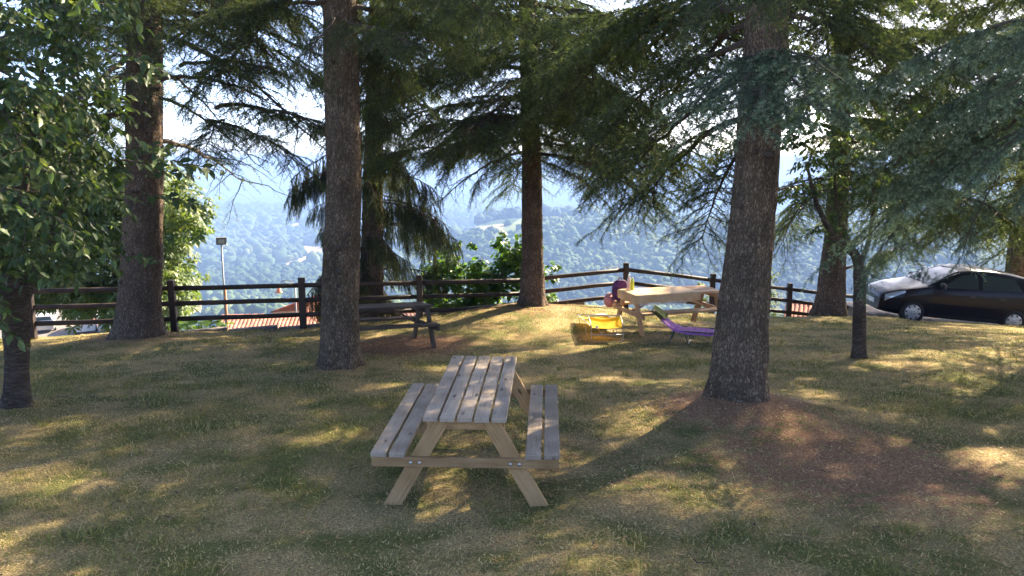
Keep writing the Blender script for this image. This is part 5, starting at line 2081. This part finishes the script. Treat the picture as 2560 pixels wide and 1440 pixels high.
    mb.lathe([(wr * 0.62, -w2), (wr * 0.88, -w2), (wr * 0.97, -w2 * 0.8), (wr, -w2 * 0.4), (wr, w2 * 0.4), (wr * 0.97, w2 * 0.8), (wr * 0.88, w2), (wr * 0.62, w2), (wr * 0.62, -w2)], 40)
    wmesh['tyre'] = mb.mesh('tyre', M['rubber'])
    mb = MB()
    mb.lathe([(0.0, w2 + 0.012), (wr * 0.16, w2 + 0.012), (wr * 0.22, w2 + 0.004), (wr * 0.50, w2 + 0.006), (wr * 0.655, w2 + 0.001), (wr * 0.67, w2 - 0.012), (wr * 0.60, w2 - 0.05), (0, w2 - 0.05)], 40)
    wmesh['hubcap'] = mb.mesh('hubcap', M['hub'])
    mb = MB()
    for k in range(8):
        a_ = k * math.pi / 4 + 0.2
        Mx = Matrix.Rotation(a_, 4, 'Z') @ Matrix.Translation((wr * 0.53, 0, w2 + 0.0065))
        mb.add([(-0.022, -0.020, 0), (0.026, -0.030, 0), (0.026, 0.022, 0), (-0.020, 0.014, 0), (-0.022, -0.020, -0.01), (0.026, -0.030, -0.01), (0.026, 0.022, -0.01), (-0.020, 0.014, -0.01)], [(0, 1, 2, 3), (0, 4, 5, 1), (1, 5, 6, 2), (2, 6, 7, 3), (3, 7, 4, 0)], 0, Mx)
    for k in range(4):
        a_ = k * math.pi / 2 + 0.5
        Mx = Matrix.Rotation(a_, 4, 'Z') @ Matrix.Translation((wr * 0.13, 0, w2 + 0.0125))
        mb.lathe([(0.013, -0.004), (0.013, 0.0005), (0.0, 0.0005)], 8, 0, Mx)
    wmesh['slots'] = mb.mesh('vent_slots', M['black_trim'])
    for wx_ in spec['wx']:
        for sd in (1, -1):
            e = obj('wheel', wmesh['tyre'], t, (wx_, sd * (hw - 0.095), wr), (-sd * math.pi / 2, 0.4 * wx_, 0))
            obj('hubcap', wmesh['hubcap'], e)
            obj('vent_slots', wmesh['slots'], e)
    # lamps
    for sd in (1, -1):
        V, Fq_ = [], []
        for i in range(7):
            x = fr - 0.09 - 0.42 * i / 6
            for j in range(4):
                z = float(ztop(x)) - 0.045 - (0.16 - 0.10 * i / 6) * (j / 3)
                V.append((x + 0.004, sd * (min(S(x, z), hw * plan(x)) + 0.005), z))
        for i in range(6):
            for j in range(3):
                Fq_.append((i * 4 + j, (i + 1) * 4 + j, (i + 1) * 4 + j + 1, i * 4 + j + 1))
        mm = bpy.data.meshes.new('headlight')
        mm.from_pydata(V, [], Fq_)
        mm.materials.append(M['lens_clear'])
        obj('headlight', mm, t)
        V, Fq_ = [], []
        if spec is HATCH:
            zs_ = np.linspace(0.82, 1.30, 10)
            wid = np.interp(zs_, [0.82, 1.0, 1.3], [0.16, 0.13, 0.05])
        else:
            zs_ = np.linspace(0.72, 0.93, 6)
            wid = np.full(6, 0.17)
        for z, w_ in zip(zs_, wid):
            # rear edge of the body at this height
            xe = np.interp(z, ztp[:6], xt[:6])
            for j in range(4):
                x = xe + 0.012 + w_ * j / 3
                V.append((x - (0.012 if j == 0 else 0), sd * (S(x, z) + 0.006), z))
        for i in range(len(zs_) - 1):
            for j in range(3):
                Fq_.append((i * 4 + j, (i + 1) * 4 + j, (i + 1) * 4 + j + 1, i * 4 + j + 1))
        mm = bpy.data.meshes.new('tail_light')
        mm.from_pydata(V, [], Fq_)
        mm.materials.append(M['lens_red'])
        obj('tail_light', mm, t)
        # on the rear face
        mb = MB()
        if spec is WAGON:
            mb.box((re_ - 0.008, sd * 0.60, 0.82), (0.03, 0.22, 0.16), 0.006)
            mb.build('tail_light', M['lens_red'], t)
    mb = MB()
    mb.box((re_ - 0.012, 0, 0.62 if spec is HATCH else 0.68), (0.012, 0.50, 0.11), 0.003)
    mb.build('number_plate', M['plate'], t)
    mb = MB()
    mb.box((fr - 0.005, 0, 0.42), (0.03, 0.50, 0.11), 0.003)
    mb.build('number_plate', M['plate'], t)
    # bumpers' lower lip, mouldings, door seams, handles, mirrors
    for sd in (1, -1):
        side_panel('side_moulding', [(spec['wx'][1] + wr + 0.10, 0.515, 0.56), (0.0, 0.515, 0.56), (spec['wx'][0] - wr - 0.10, 0.515, 0.56)], M['black_trim'] if not detail else paint, sd, 0.014)
        side_panel('sill_trim', [(spec['wx'][1] + wr + 0.08, 0.225, 0.30), (spec['wx'][0] - wr - 0.08, 0.225, 0.30)], M['black_trim'], sd, 0.006)
        for x in ((mid), (0.82), (spec['wx'][1] + (0.25 if spec is HATCH else 0.28))):
            zt_s = float(zbelt(x)) + 0.01
            side_panel('door_seam', [(x - 0.004, 0.31, zt_s), (x + 0.004, 0.31, zt_s)], M['black_trim'], sd, 0.0035, n=2)
        for x in (mid + 0.16, spec['wx'][1] + 0.36):
            side_panel('door_handle', [(x - 0.075, 0.800, 0.815), (x - 0.05, 0.785, 0.845), (x + 0.05, 0.785, 0.845), (x + 0.075, 0.800, 0.835)], M['black_trim'], sd, 0.014)
        e = MB()
        vv_ = np.sign(iv_) * np.abs(iv_) ** 0.75 * np.array([0.06, 0.10, 0.075])
        mo = obj('wing_mirror', raw_mesh('wing_mirror', vv_, if__, M['black_trim'] if detail else paint, smooth_shade=True), t, (0.66, sd * (hw + 0.06), 1.02))
        pl = MB()
        pl.tube([(0.93, sd * hw * 0.86, 0.96), (0.55, sd * hw * 0.80, 1.19), (0.18, sd * hw * 0.73, 1.355)], 0.014, 6)
        pl.build('door_pillar', paint, t)
    w_ = MB()
    for yy in (0.05, 0.5):
        w_.tube([(0.97, yy, 1.0), (0.90, yy - 0.25, 1.03), (0.86, yy - 0.5, 1.045)], 0.007, 6)
    w_.build('wiper', M['black_trim'], t)
    if text:
        cu = bpy.data.curves.new('lettering', 'FONT')
        cu.body = text
        cu.size = 0.16
        cu.extrude = 0.004
        cu.align_x = 'CENTER'
        tmp = bpy.data.objects.new('tmp', cu)
        COL.objects.link(tmp)
        dg = bpy.context.evaluated_depsgraph_get()
        lm = bpy.data.meshes.new_from_object(tmp.evaluated_get(dg))
        bpy.data.objects.remove(tmp)
        lm.materials.clear()
        lm.materials.append(M['plate'])
        o = obj('lettering', lm, t, (re_ - 0.025, 0.0, 0.46), (math.pi / 2, 0, -math.pi / 2))
    return t


fw = at(2281, 775, 19.55)
zr_ = float(road_z(fw[0] + 1.2, 20.3))
# rear axle lies to the right of the front one; the lane falls away to the right
CARY = 19.55 + 0.74
ang = math.atan(0.092)
cx_ = fw[0] + 1.24
car('hatchback_car', 'black five door hatchback parked at the right end of the lawn', HATCH, M['paint_black'], (cx_, CARY, float(road_z(cx_, CARY)) + 0.012), (R(-1.2), -ang, math.pi - R(2.5)))

zp = -11.45
p = at(66, 840, 62)
car('estate_car', 'silver estate car with red tail lamps, leftmost of the parked cars below', WAGON, M['paint_silver'], (p[0] + 0.2, 64.2, zp), (0, 0, R(118)), False, 'cars in the lower parking area')
p = at(190, 840, 62)
car('parked_car', 'bright white car in the middle of the parked cars below the lawn', HATCH, M['paint_white'], (p[0], 63.5, zp), (0, 0, R(118)), False, 'cars in the lower parking area')
p = at(250, 840, 62)
car('parked_car', 'blue grey car parked below beside the thick left trunk', HATCH, M['paint_grey'], (p[0] + 0.4, 63.0, zp), (0, 0, R(112)), False, 'cars in the lower parking area', text='DACIA')

# ---------------------------------------------------------------- houses below the lawn
tv = []
tf_ = []
# one curved clay tile: 0.24 wide, 0.42 long
nseg = 7
for e, (sx_, zz_) in enumerate(((0.0, 0.0), (0.42, 0.02))):
    for k in range(nseg):
        a_ = math.pi * k / (nseg - 1)
        rr_ = 0.115 - 0.012 * e
        tv.append((sx_, -rr_ * math.cos(a_), zz_ + 0.075 * math.sin(a_)))
for e, (sx_, zz_) in enumerate(((0.0, -0.016), (0.42, 0.004))):
    for k in range(nseg):
        a_ = math.pi * k / (nseg - 1)
        rr_ = 0.103 - 0.012 * e
        tv.append((sx_, -rr_ * math.cos(a_), zz_ + 0.075 * math.sin(a_)))
for k in range(nseg - 1):
    tf_.append((k, k + nseg, k + nseg + 1, k + 1))
    tf_.append((k + 2 * nseg, k + 1 + 2 * nseg, k + 3 * nseg + 1, k + 3 * nseg))
    tf_.append((k, k + 1, k + 1 + 2 * nseg, k + 2 * nseg))
tile_m = bpy.data.meshes.new('tile')
tile_m.from_pydata(tv, [], tf_)
tile_m.materials.append(M['tile'])
tile_mats = []
for i, c in enumerate(((0.46, 0.19, 0.11), (0.38, 0.15, 0.09), (0.50, 0.24, 0.15), (0.33, 0.14, 0.095))):
    mm = tile_m.copy()
    mm.materials.clear()
    mm.materials.append(simple('clay_tile_%d' % i, c, 0.85, noise=0.3, nscale=5))
    tile_mats.append(mm)


def gable_house(label, cx, cy, zr, length, half, slope, rz, ntile_rows, tile_x, wall_h=3.0, window_x=(), seed=1, hip=False):
    """ridge along local X at height zr; the slope facing -Y shows"""
    h = thing('house', label, 'house', (cx, cy, zr - half * slope - wall_h), rz, group='tiled houses below the lawn')
    zt = half * slope + wall_h
    zw = wall_h
    mb = MB()
    l2 = length / 2 - 0.25
    w2 = half - 0.3
    zw2 = zw + 0.3 * slope - 0.10
    zt2 = zt - 0.12
    mb.add([(-l2, -w2, -4), (l2, -w2, -4), (l2, w2, -4), (-l2, w2, -4), (-l2, -w2, zw2), (l2, -w2, zw2), (l2, w2, zw2), (-l2, w2, zw2), (-l2, 0, zt2), (l2, 0, zt2)],
           [(0, 1, 5, 4), (1, 2, 6, 5) if hip else (1, 2, 6, 9, 5), (2, 3, 7, 6), (3, 0, 4, 7) if hip else (3, 0, 4, 8, 7)])
    mb.build('wall', M['plaster'], h)
    for x in window_x:
        wb_ = MB()
        wb_.box((x, -w2 - 0.01, zw2 - 1.3), (0.95, 0.06, 1.25), 0.01)
        wo_ = wb_.build('window', M['glass'], h)
    hi = half if hip else 0.0
    roof = MB()
    roof.add([(-length / 2, -half, zw), (length / 2, -half, zw), (length / 2 - hi, 0, zt), (-length / 2 + hi, 0, zt), (length / 2, half, zw), (-length / 2, half, zw),
              (-length / 2, -half, zw - 0.1), (length / 2, -half, zw - 0.1), (length / 2 - hi, 0, zt - 0.1), (-length / 2 + hi, 0, zt - 0.1), (length / 2, half, zw - 0.1), (-length / 2, half, zw - 0.1)],
             [(0, 1, 2, 3), (3, 2, 4, 5), (6, 9, 8, 7), (9, 11, 10, 8), (0, 6, 7, 1), (5, 4, 10, 11), (0, 3, 9, 6), (3, 5, 11, 9), (1, 7, 8, 2), (2, 8, 10, 4)])
    ro = roof.build('roof', M['tile'] if hip else M['tile_dark'], h)
    rg_ = np.random.default_rng(seed)
    s_len = math.hypot(half, half * slope)
    pitch_ = math.atan(slope)
    nrow = int(s_len / 0.36)
    x0, x1 = tile_x
    cols = np.arange(-length / 2 + 0.12, length / 2 - 0.1, 0.225)
    rest = MB()
    cnt = 0
    for r_ in range(nrow):                       # counted from the ridge downwards
        for x in cols:
            s = 0.42 + r_ * 0.36
            y = -math.cos(pitch_) * s
            z = zt - math.sin(pitch_) * s + 0.012
            if hip and abs(x) > length / 2 - half + (s - 0.42) * math.cos(pitch_) - 0.05:
                continue
            jx, jz = rg_.uniform(-0.012, 0.012), rg_.uniform(0, 0.012)
            if r_ < ntile_rows and x0 <= x <= x1 and cnt < 300:
                o = obj('tile', tile_mats[int(rg_.integers(4))], ro, (x + jx, y, z + jz))
                o.rotation_euler = (Matrix.Rotation(math.pi / 2, 3, 'Z') @ Matrix.Rotation(-pitch_, 3, 'Y')).to_euler()
                cnt += 1
            else:
                Mx = Matrix.Translation((x + jx, y, z + jz)) @ Matrix.Rotation(math.pi / 2, 4, 'Z') @ Matrix.Rotation(-pitch_, 4, 'Y')
                rest.add(tv[:2 * nseg], [(k, k + nseg, k + nseg + 1, k + 1) for k in range(nseg - 1)], 0, Mx, True)
    tag(rest.build('tiles', M['tile'], ro), kind='stuff')
    # ridge tiles
    for x in np.arange(-length / 2 + 0.2 + hi, length / 2 - hi, 0.40):
        o = obj('ridge_tile', tile_mats[int(rg_.integers(4))], ro, (x - 0.2, 0, zt + 0.01), (0, rg_.uniform(-0.02, 0.02), 0), (1.05, 1.3, 1.3))
    return h


pl_, pr_ = at(545, 792, 46), at(1112, 784, 48)
gable_house('long low house with clay tiled roof showing under the fence', (pl_[0] + pr_[0]) / 2, 47.0, (pl_[2] + pr_[2]) / 2, pr_[0] - pl_[0], 3.4, 0.40, R(3), 5, (-6.6, 6.6), seed=3)
pa = at(800, 742, 58)
gable_house('taller house with plain red roof behind the long tiled roof', pa[0], 59.5, pa[2], 8.6, 4.6, 0.45, R(13), 0, (0, 0), seed=5, wall_h=4.0, hip=True)
pa = at(2320, 806, 36)
gable_house('small tiled house glimpsed under the black car', pa[0], 37.5, pa[2] - 0.2, 8.5, 3.0, 0.40, R(-33), 0, (0, 0), seed=7)
pa = at(2150, 772, 40)
gable_house('small pinkish tiled house glimpsed between the dark trunk and the car', pa[0] - 0.6, 41.5, pa[2] - 0.15, 5.0, 2.4, 0.40, R(-23), 0, (0, 0), seed=8)
pa = at(40, 760, 96)
gable_house('tan house standing beyond the parked silver car', pa[0], 100, pa[2] + 1.0, 12, 4.0, 0.4, R(25), 0, (0, 0), wall_h=5.0, window_x=(-3, 0, 3), seed=9)
pa = at(716, 622, 1480)
fh = thing('farmhouse', 'tiny farmhouse with red roof by the pale far field', 'house', (pa[0], pa[1], pa[2] - 3))
mb = MB()
mb.box((0, 0, 3), (26, 10, 6), 0.0)
mb.build('wall', M['plaster'], fh)
mb = MB()
mb.add([(-14, -6, 6), (14, -6, 6), (14, 6, 6), (-14, 6, 6), (-14, 0, 9), (14, 0, 9)], [(0, 1, 5, 4), (2, 3, 4, 5), (0, 4, 3), (1, 2, 5), (0, 3, 2, 1)])
mb.build('roof', M['tile'], fh)

# ---------------------------------------------------------------- lamps, poles, aerials
lp = at(566, 830, 35)
ltop = at(563, 612, 35)
lamp = thing('lamp_post', 'grey steel pole with a square floodlight in front of the chestnut tree', 'street lamp', (lp[0], 35, lp[2] - 1.5))
mb = MB()
hgt = ltop[2] - (lp[2] - 1.5)
mb.tube([(0, 0, 0), (0, 0, hgt)], [0.045, 0.036], 12)
mb.build('pole', M['galv'], lamp)
mb = MB()
Mx = Matrix.Translation((0, 0, hgt + 0.16)) @ Matrix.Rotation(R(22), 4, 'Z') @ Matrix.Rotation(R(8), 4, 'X')
mb.add([(-0.21, -0.10, -0.14), (0.21, -0.10, -0.14), (0.21, 0.10, -0.10), (-0.21, 0.10, -0.10), (-0.22, -0.10, 0.16), (0.22, -0.10, 0.16), (0.20, 0.12, 0.10), (-0.20, 0.12, 0.10)],
       [(0, 1, 5, 4), (1, 2, 6, 5), (2, 3, 7, 6), (3, 0, 4, 7), (4, 5, 6, 7), (0, 3, 2, 1)], 0, Mx)
mb.add([(-0.225, -0.13, 0.155), (0.225, -0.13, 0.155), (0.21, 0.12, 0.12), (-0.21, 0.12, 0.12), (-0.225, -0.13, 0.185), (0.225, -0.13, 0.185), (0.21, 0.12, 0.15), (-0.21, 0.12, 0.15)],
       [(0, 1, 5, 4), (1, 2, 6, 5), (2, 3, 7, 6), (3, 0, 4, 7), (4, 5, 6, 7), (0, 3, 2, 1)], 0, Mx)
head = mb.build('floodlight', M['lamp_body'], lamp)
mb = MB()
mb.box((0.0, -0.108, 0.01), (0.26, 0.012, 0.18), 0.004, 0, Mx)
mb.build('lens', M['lamp_glass'], head)
mb = MB()
mb.tube([(0.20, 0.0, hgt + 0.10), (0.26, 0, hgt - 0.02), (0.22, 0, hgt - 0.10), (0.12, 0, hgt - 0.12), (0.03, 0, hgt - 0.06)], 0.008, 6)
mb.build('cable', M['white_tag'], lamp)

rp = at(561, 716, 33)
pole = thing('rusty_pole', 'rusty orange pole in front of the grey lamp post', 'pole', (rp[0] + 0.02, 33, rp[2] - 4.6))
mb = MB()
mb.tube([(0, 0, 0), (0.0, 0, 4.6)], 0.055, 12)
mb.build('shaft', M['rust'], pole)
mb = MB()
mb.lathe([(0.06, 4.58), (0.062, 4.62), (0.04, 4.65), (0, 4.66)], 12)
mb.build('cap', M['rust'], pole)

bl = at(697, 727, 50)
bpole = at(738, 727, 50)
blamp = thing('street_lamp', 'street lamp with orange bell shade hanging from a curved arm', 'street lamp', (bpole[0], 50, -11.5))
o_ = np.array([bpole[0], 50, -11.5])
mb = MB()
top_z = at(720, 700, 50)[2]
mb.tube([(0, 0, 0), (0, 0, top_z - o_[2] - 0.5)], 0.05, 10)
mb.build('pole', M['galv'], blamp)
mb = MB()
zt0 = top_z - o_[2] - 0.5
arm = [(0, 0, zt0)] + [(-0.5 + 0.5 * math.cos(a_), 0, zt0 + 0.5 * math.sin(a_)) for a_ in np.linspace(0.2, math.pi, 12)]
arm[-1] = (bl[0] - o_[0], 0, bl[2] - o_[2] + 0.30)
mb.tube(densify(arm, 24), 0.025, 8)
mb.build('curved_arm', M['galv'], blamp)
mb = MB()
mb.lathe([(0.03, 0.30), (0.07, 0.28), (0.10, 0.20), (0.13, 0.08), (0.20, -0.06), (0.245, -0.12), (0.235, -0.12), (0.18, -0.05), (0.0, 0.05)], 20, 0, Matrix.Translation((bl[0] - o_[0], 0, bl[2] - o_[2])))
mb.build('bell_shade', M['copper'], blamp)


def aerial(label, px, py_top, py_bot, Y, wpx):
    a_ = at(px, py_top, Y)
    b_ = at(px, py_bot, Y)
    t = thing('tv_aerial', label, 'aerial', b_, group='television aerials beyond the lawn')
    H = a_[2] - b_[2]
    w = wpx / F_PX * Y
    mb = MB()
    mb.tube([(0, 0, 0), (0, 0, H)], 0.018, 6)
    mb.build('mast', M['galv'], t)
    mb = MB()
    for z in (H * 0.97, H * 0.90):
        mb.tube([(-w, 0, z), (w * 0.15, 0, z)], 0.012, 6)
    for k in range(9):
        x = -w + k * w / 8
        mb.tube([(x, -0.25, H * 0.97), (x, 0.25, H * 0.97)], 0.007, 5)
        mb.tube([(x, 0, H * 0.90), (x, 0, H * 0.99)], 0.006, 5)
    mb.build('boom', M['galv'], t)
    mb = MB()
    for k in range(4):
        mb.tube([(-0.10, 0, H * (0.62 + 0.05 * k)), (0.10, 0, H * (0.62 + 0.05 * k))], 0.008, 5)
    mb.build('elements', M['galv'], t)


aerial('thin television aerial rising behind the fence corner', 1541, 664, 790, 38, 36)
aerial('thin television aerial above the bonnet of the black car', 2301, 658, 760, 37, 26)

# ---------------------------------------------------------------- grass
rg = np.random.default_rng(99)


def scatter(y0, y1, dens):
    A = 0
    out = []
    n = int(dens * (y1 - y0) * (2 * (0.68 * y1 + 1.6)))
    x = rg.uniform(-(0.68 * y1 + 1.6), 0.68 * y1 + 1.6, n)
    y = rg.uniform(y0, y1, n)
    k = (np.abs(x) < 0.68 * y + 1.6) & (y < edge_y(x) - 0.15)
    return x[k], y[k]


def dryness(x, y):
    return fbm(x * 0.55 + 11, y * 0.75 + 4, 4, 13)


TR = [(T_RIGHT, 0.36), (T_MID, 0.34), (T_CENTRE, 0.33), (T_LEFT, 0.47), (T_BACK, 0.42), (T_SMALL, 0.13), (T_CHERRY, 0.2), (off_base, 0.4)]


def grass(bands):
    VV, FF, TT = [], [], []
    base = 0
    for (y0, y1, dens, hh, ww, seg) in bands:
        x, y = scatter(y0, y1, dens)
        lt = litter(x, y)
        dry = dryness(x, y)
        worn = smooth(0.50, 0.66, fbm(x * 0.9 + 31, y * 1.1 + 7, 4, 29))
        # trodden earth beside the benches of the front table
        for bx in (-1.15, 0.55):
            worn = np.maximum(worn, 0.9 * np.exp(-((x - bx) ** 2 / 0.10 + (y - 7.0) ** 2 / 1.6)))
        keep = rg.uniform(0, 1, len(x)) > np.clip(lt * 1.05 + 0.62 * worn, 0, 0.9)
        for c, r_ in TR:
            keep &= (x - c[0]) ** 2 + (y - c[1]) ** 2 > r_ * r_
        x, y, lt, dry = x[keep], y[keep], lt[keep], dry[keep]
        n = len(x)
        z = g(x, y) - 0.006
        tuft = fbm(x * 2.3, y * 2.3, 3, 71)
        grn = smooth(0.48, 0.62, tuft) * smooth(0.35, 0.6, 1 - dry)
        h = hh * rg.uniform(0.45, 1.25, n) * (0.75 + 0.75 * grn)
        a_ = rg.uniform(0, 2 * np.pi, n)
        lean = rg.uniform(0.25, 1.25, n)
        isdry = rg.uniform(0, 1, n) < np.clip(0.48 + 2.4 * (dry - 0.40) + 0.6 * lt, 0.2, 0.94) * (1 - 0.6 * grn)
        lean = np.where(isdry, lean + 0.25, lean)
        D = np.stack([np.cos(a_) * np.sin(lean), np.sin(a_) * np.sin(lean), np.cos(lean)], -1)
        sd = np.stack([-np.sin(a_ + rg.normal(0, .5, n)), np.cos(a_ + rg.normal(0, .5, n)), np.zeros(n)], -1)
        B = np.stack([x, y, z], -1)
        w = ww * rg.uniform(0.6, 1.3, n)[:, None]
        t = np.where(isdry, rg.uniform(0.52, 0.92, n), rg.uniform(0.0, 0.45, n) + 0.12 * (dry - 0.5))
        t = np.where(isdry & (rg.uniform(0, 1, n) < lt * 0.8), 1.0, t)
        if seg == 2:
            mid_ = B + D * (h * 0.55)[:, None]
            tip = mid_ + (D * np.array([1.25, 1.25, 0.45])) * (h * 0.55)[:, None]
            v = np.stack([B + sd * w / 2, B - sd * w / 2, mid_ + sd * w * 0.4, mid_ - sd * w * 0.4, tip], 1)
            fl = np.array([(0, 1, 3), (0, 3, 2), (2, 3, 4)])
        else:
            v = np.stack([B + sd * w / 2, B - sd * w / 2, B + D * h[:, None]], 1)
            fl = np.array([(0, 1, 2)])
        k = v.shape[1]
        VV.append(v.reshape(-1, 3))
        FF.append((fl[None] + (np.arange(n) * k)[:, None, None]).reshape(-1, 3) + base)
        TT.append(np.repeat(np.clip(t, 0, 1), k))
        base += n * k
    # taller tufts and weeds
    n_t = 420
    cx = rg.uniform(-7.5, 8.5, n_t)
    cyy = 4.2 + 10.5 * rg.uniform(0, 1, n_t) ** 1.3
    ok = (litter(cx, cyy) < 0.3) & (rg.uniform(0, 1, n_t) < 1.3 - dryness(cx, cyy) * 1.4)
    cx, cyy = cx[ok], cyy[ok]
    m_ = 26
    x = np.repeat(cx, m_) + rg.normal(0, 0.035, len(cx) * m_)
    y = np.repeat(cyy, m_) + rg.normal(0, 0.035, len(cx) * m_)
    n = len(x)
    hh_ = np.repeat(rg.uniform(0.06, 0.14, len(cx)), m_) * rg.uniform(0.5, 1.15, n)
    a_ = rg.uniform(0, 2 * np.pi, n)
    lean = rg.uniform(0.1, 1.0, n)
    D = np.stack([np.cos(a_) * np.sin(lean), np.sin(a_) * np.sin(lean), np.cos(lean)], -1)
    sd = np.stack([-np.sin(a_), np.cos(a_), np.zeros(n)], -1)
    B = np.stack([x, y, g(x, y) - 0.005], -1)
    w = 0.006 * rg.uniform(0.6, 1.4, n)[:, None]
    mid_ = B + D * (hh_ * 0.55)[:, None]
    tip = mid_ + (D * np.array([1.4, 1.4, 0.3])) * (hh_ * 0.55)[:, None]
    v = np.stack([B + sd * w / 2, B - sd * w / 2, mid_ + sd * w * 0.4, mid_ - sd * w * 0.4, tip], 1)
    fl = np.array([(0, 1, 3), (0, 3, 2), (2, 3, 4)])
    VV.append(v.reshape(-1, 3))
    FF.append((fl[None] + (np.arange(n) * 5)[:, None, None]).reshape(-1, 3) + base)
    TT.append(np.repeat(np.where(rg.uniform(0, 1, n) < 0.85, rg.uniform(0.0, 0.4, n), 0.7), 5))
    return np.concatenate(VV), np.concatenate(FF), np.concatenate(TT)


v, f, t = grass([(3.6, 6.6, 2700, 0.048, 0.0052, 2), (6.6, 9.5, 2100, 0.050, 0.0060, 2), (9.5, 14, 1400, 0.058, 0.008, 1), (14, 22.5, 800, 0.060, 0.011, 1)])
gr = obj('grass', raw_mesh('grass', v, f, M['grass'], attrs={'tint': t}))
tag(gr, 'short half dry grass covering the lawn', 'grass', kind='stuff')

# fallen needles, straw and leaf crumbs lying on the ground
x, y = scatter(3.6, 15, 330)
lt = litter(x, y)
k = rg.uniform(0, 1, len(x)) < 0.25 + 0.9 * lt
x, y = x[k], y[k]
n = len(x)
a_ = rg.uniform(0, 2 * np.pi, n)
ln = rg.uniform(0.02, 0.07, n)
D = np.stack([np.cos(a_), np.sin(a_), rg.normal(0, 0.15, n)], -1)
B = np.stack([x, y, g(x, y) + 0.012], -1)
sd = np.stack([-np.sin(a_), np.cos(a_), np.zeros(n)], -1) * (0.0035 * rg.uniform(0.6, 2.0, n))[:, None]
v = np.stack([B + sd, B - sd, B + D * ln[:, None]], 1).reshape(-1, 3)
t = np.where(rg.uniform(0, 1, n) < 0.55, 1.0, rg.uniform(0.7, 0.95, n))
tag(obj('needle_litter', raw_mesh('needle_litter', v, np.arange(3 * n).reshape(-1, 3), M['grass'], attrs={'tint': np.repeat(t, 3)})), 'dry brown needles and straw lying on the lawn', 'litter', kind='stuff')

# fallen twigs
tw = MB()
for i in range(120):
    x = rg.uniform(-6, 7)
    y = rg.uniform(4.2, 14)
    a_ = rg.uniform(0, 6.28)
    l_ = rg.uniform(0.04, 0.15)
    p = np.array([[x + math.cos(a_ + 0.25 * k) * l_ * k / 3, y + math.sin(a_ + 0.25 * k) * l_ * k / 3, 0] for k in range(4)])
    p[:, 2] = g(p[:, 0], p[:, 1]) + rg.uniform(0.008, 0.03, 4)
    tw.tube(p, np.linspace(0.0055, 0.002, 4), 5)
tag(tw.build('fallen_twigs', M['twig']), 'thin dead twigs scattered over the lawn', 'twigs', kind='stuff')

# ---------------------------------------------------------------- haze
mb = MB()
mb.box((0, 0, (-330 + 26) / 2), (20400, 20400, 356), 0.0)
hm, nt, out = new_mat('valley_haze')
pv = N(nt, 'VolumePrincipled')
pv.inputs['Color'].default_value = (0.27, 0.42, 0.74, 1)
pv.inputs['Density'].default_value = 0.00044
pv.inputs['Anisotropy'].default_value = 0.0
nt.links.new(pv.outputs[0], out.inputs['Volume'])
hz = mb.build('haze', hm)
tag(hz, 'pale blue haze filling the valley air', 'haze', kind='stuff')
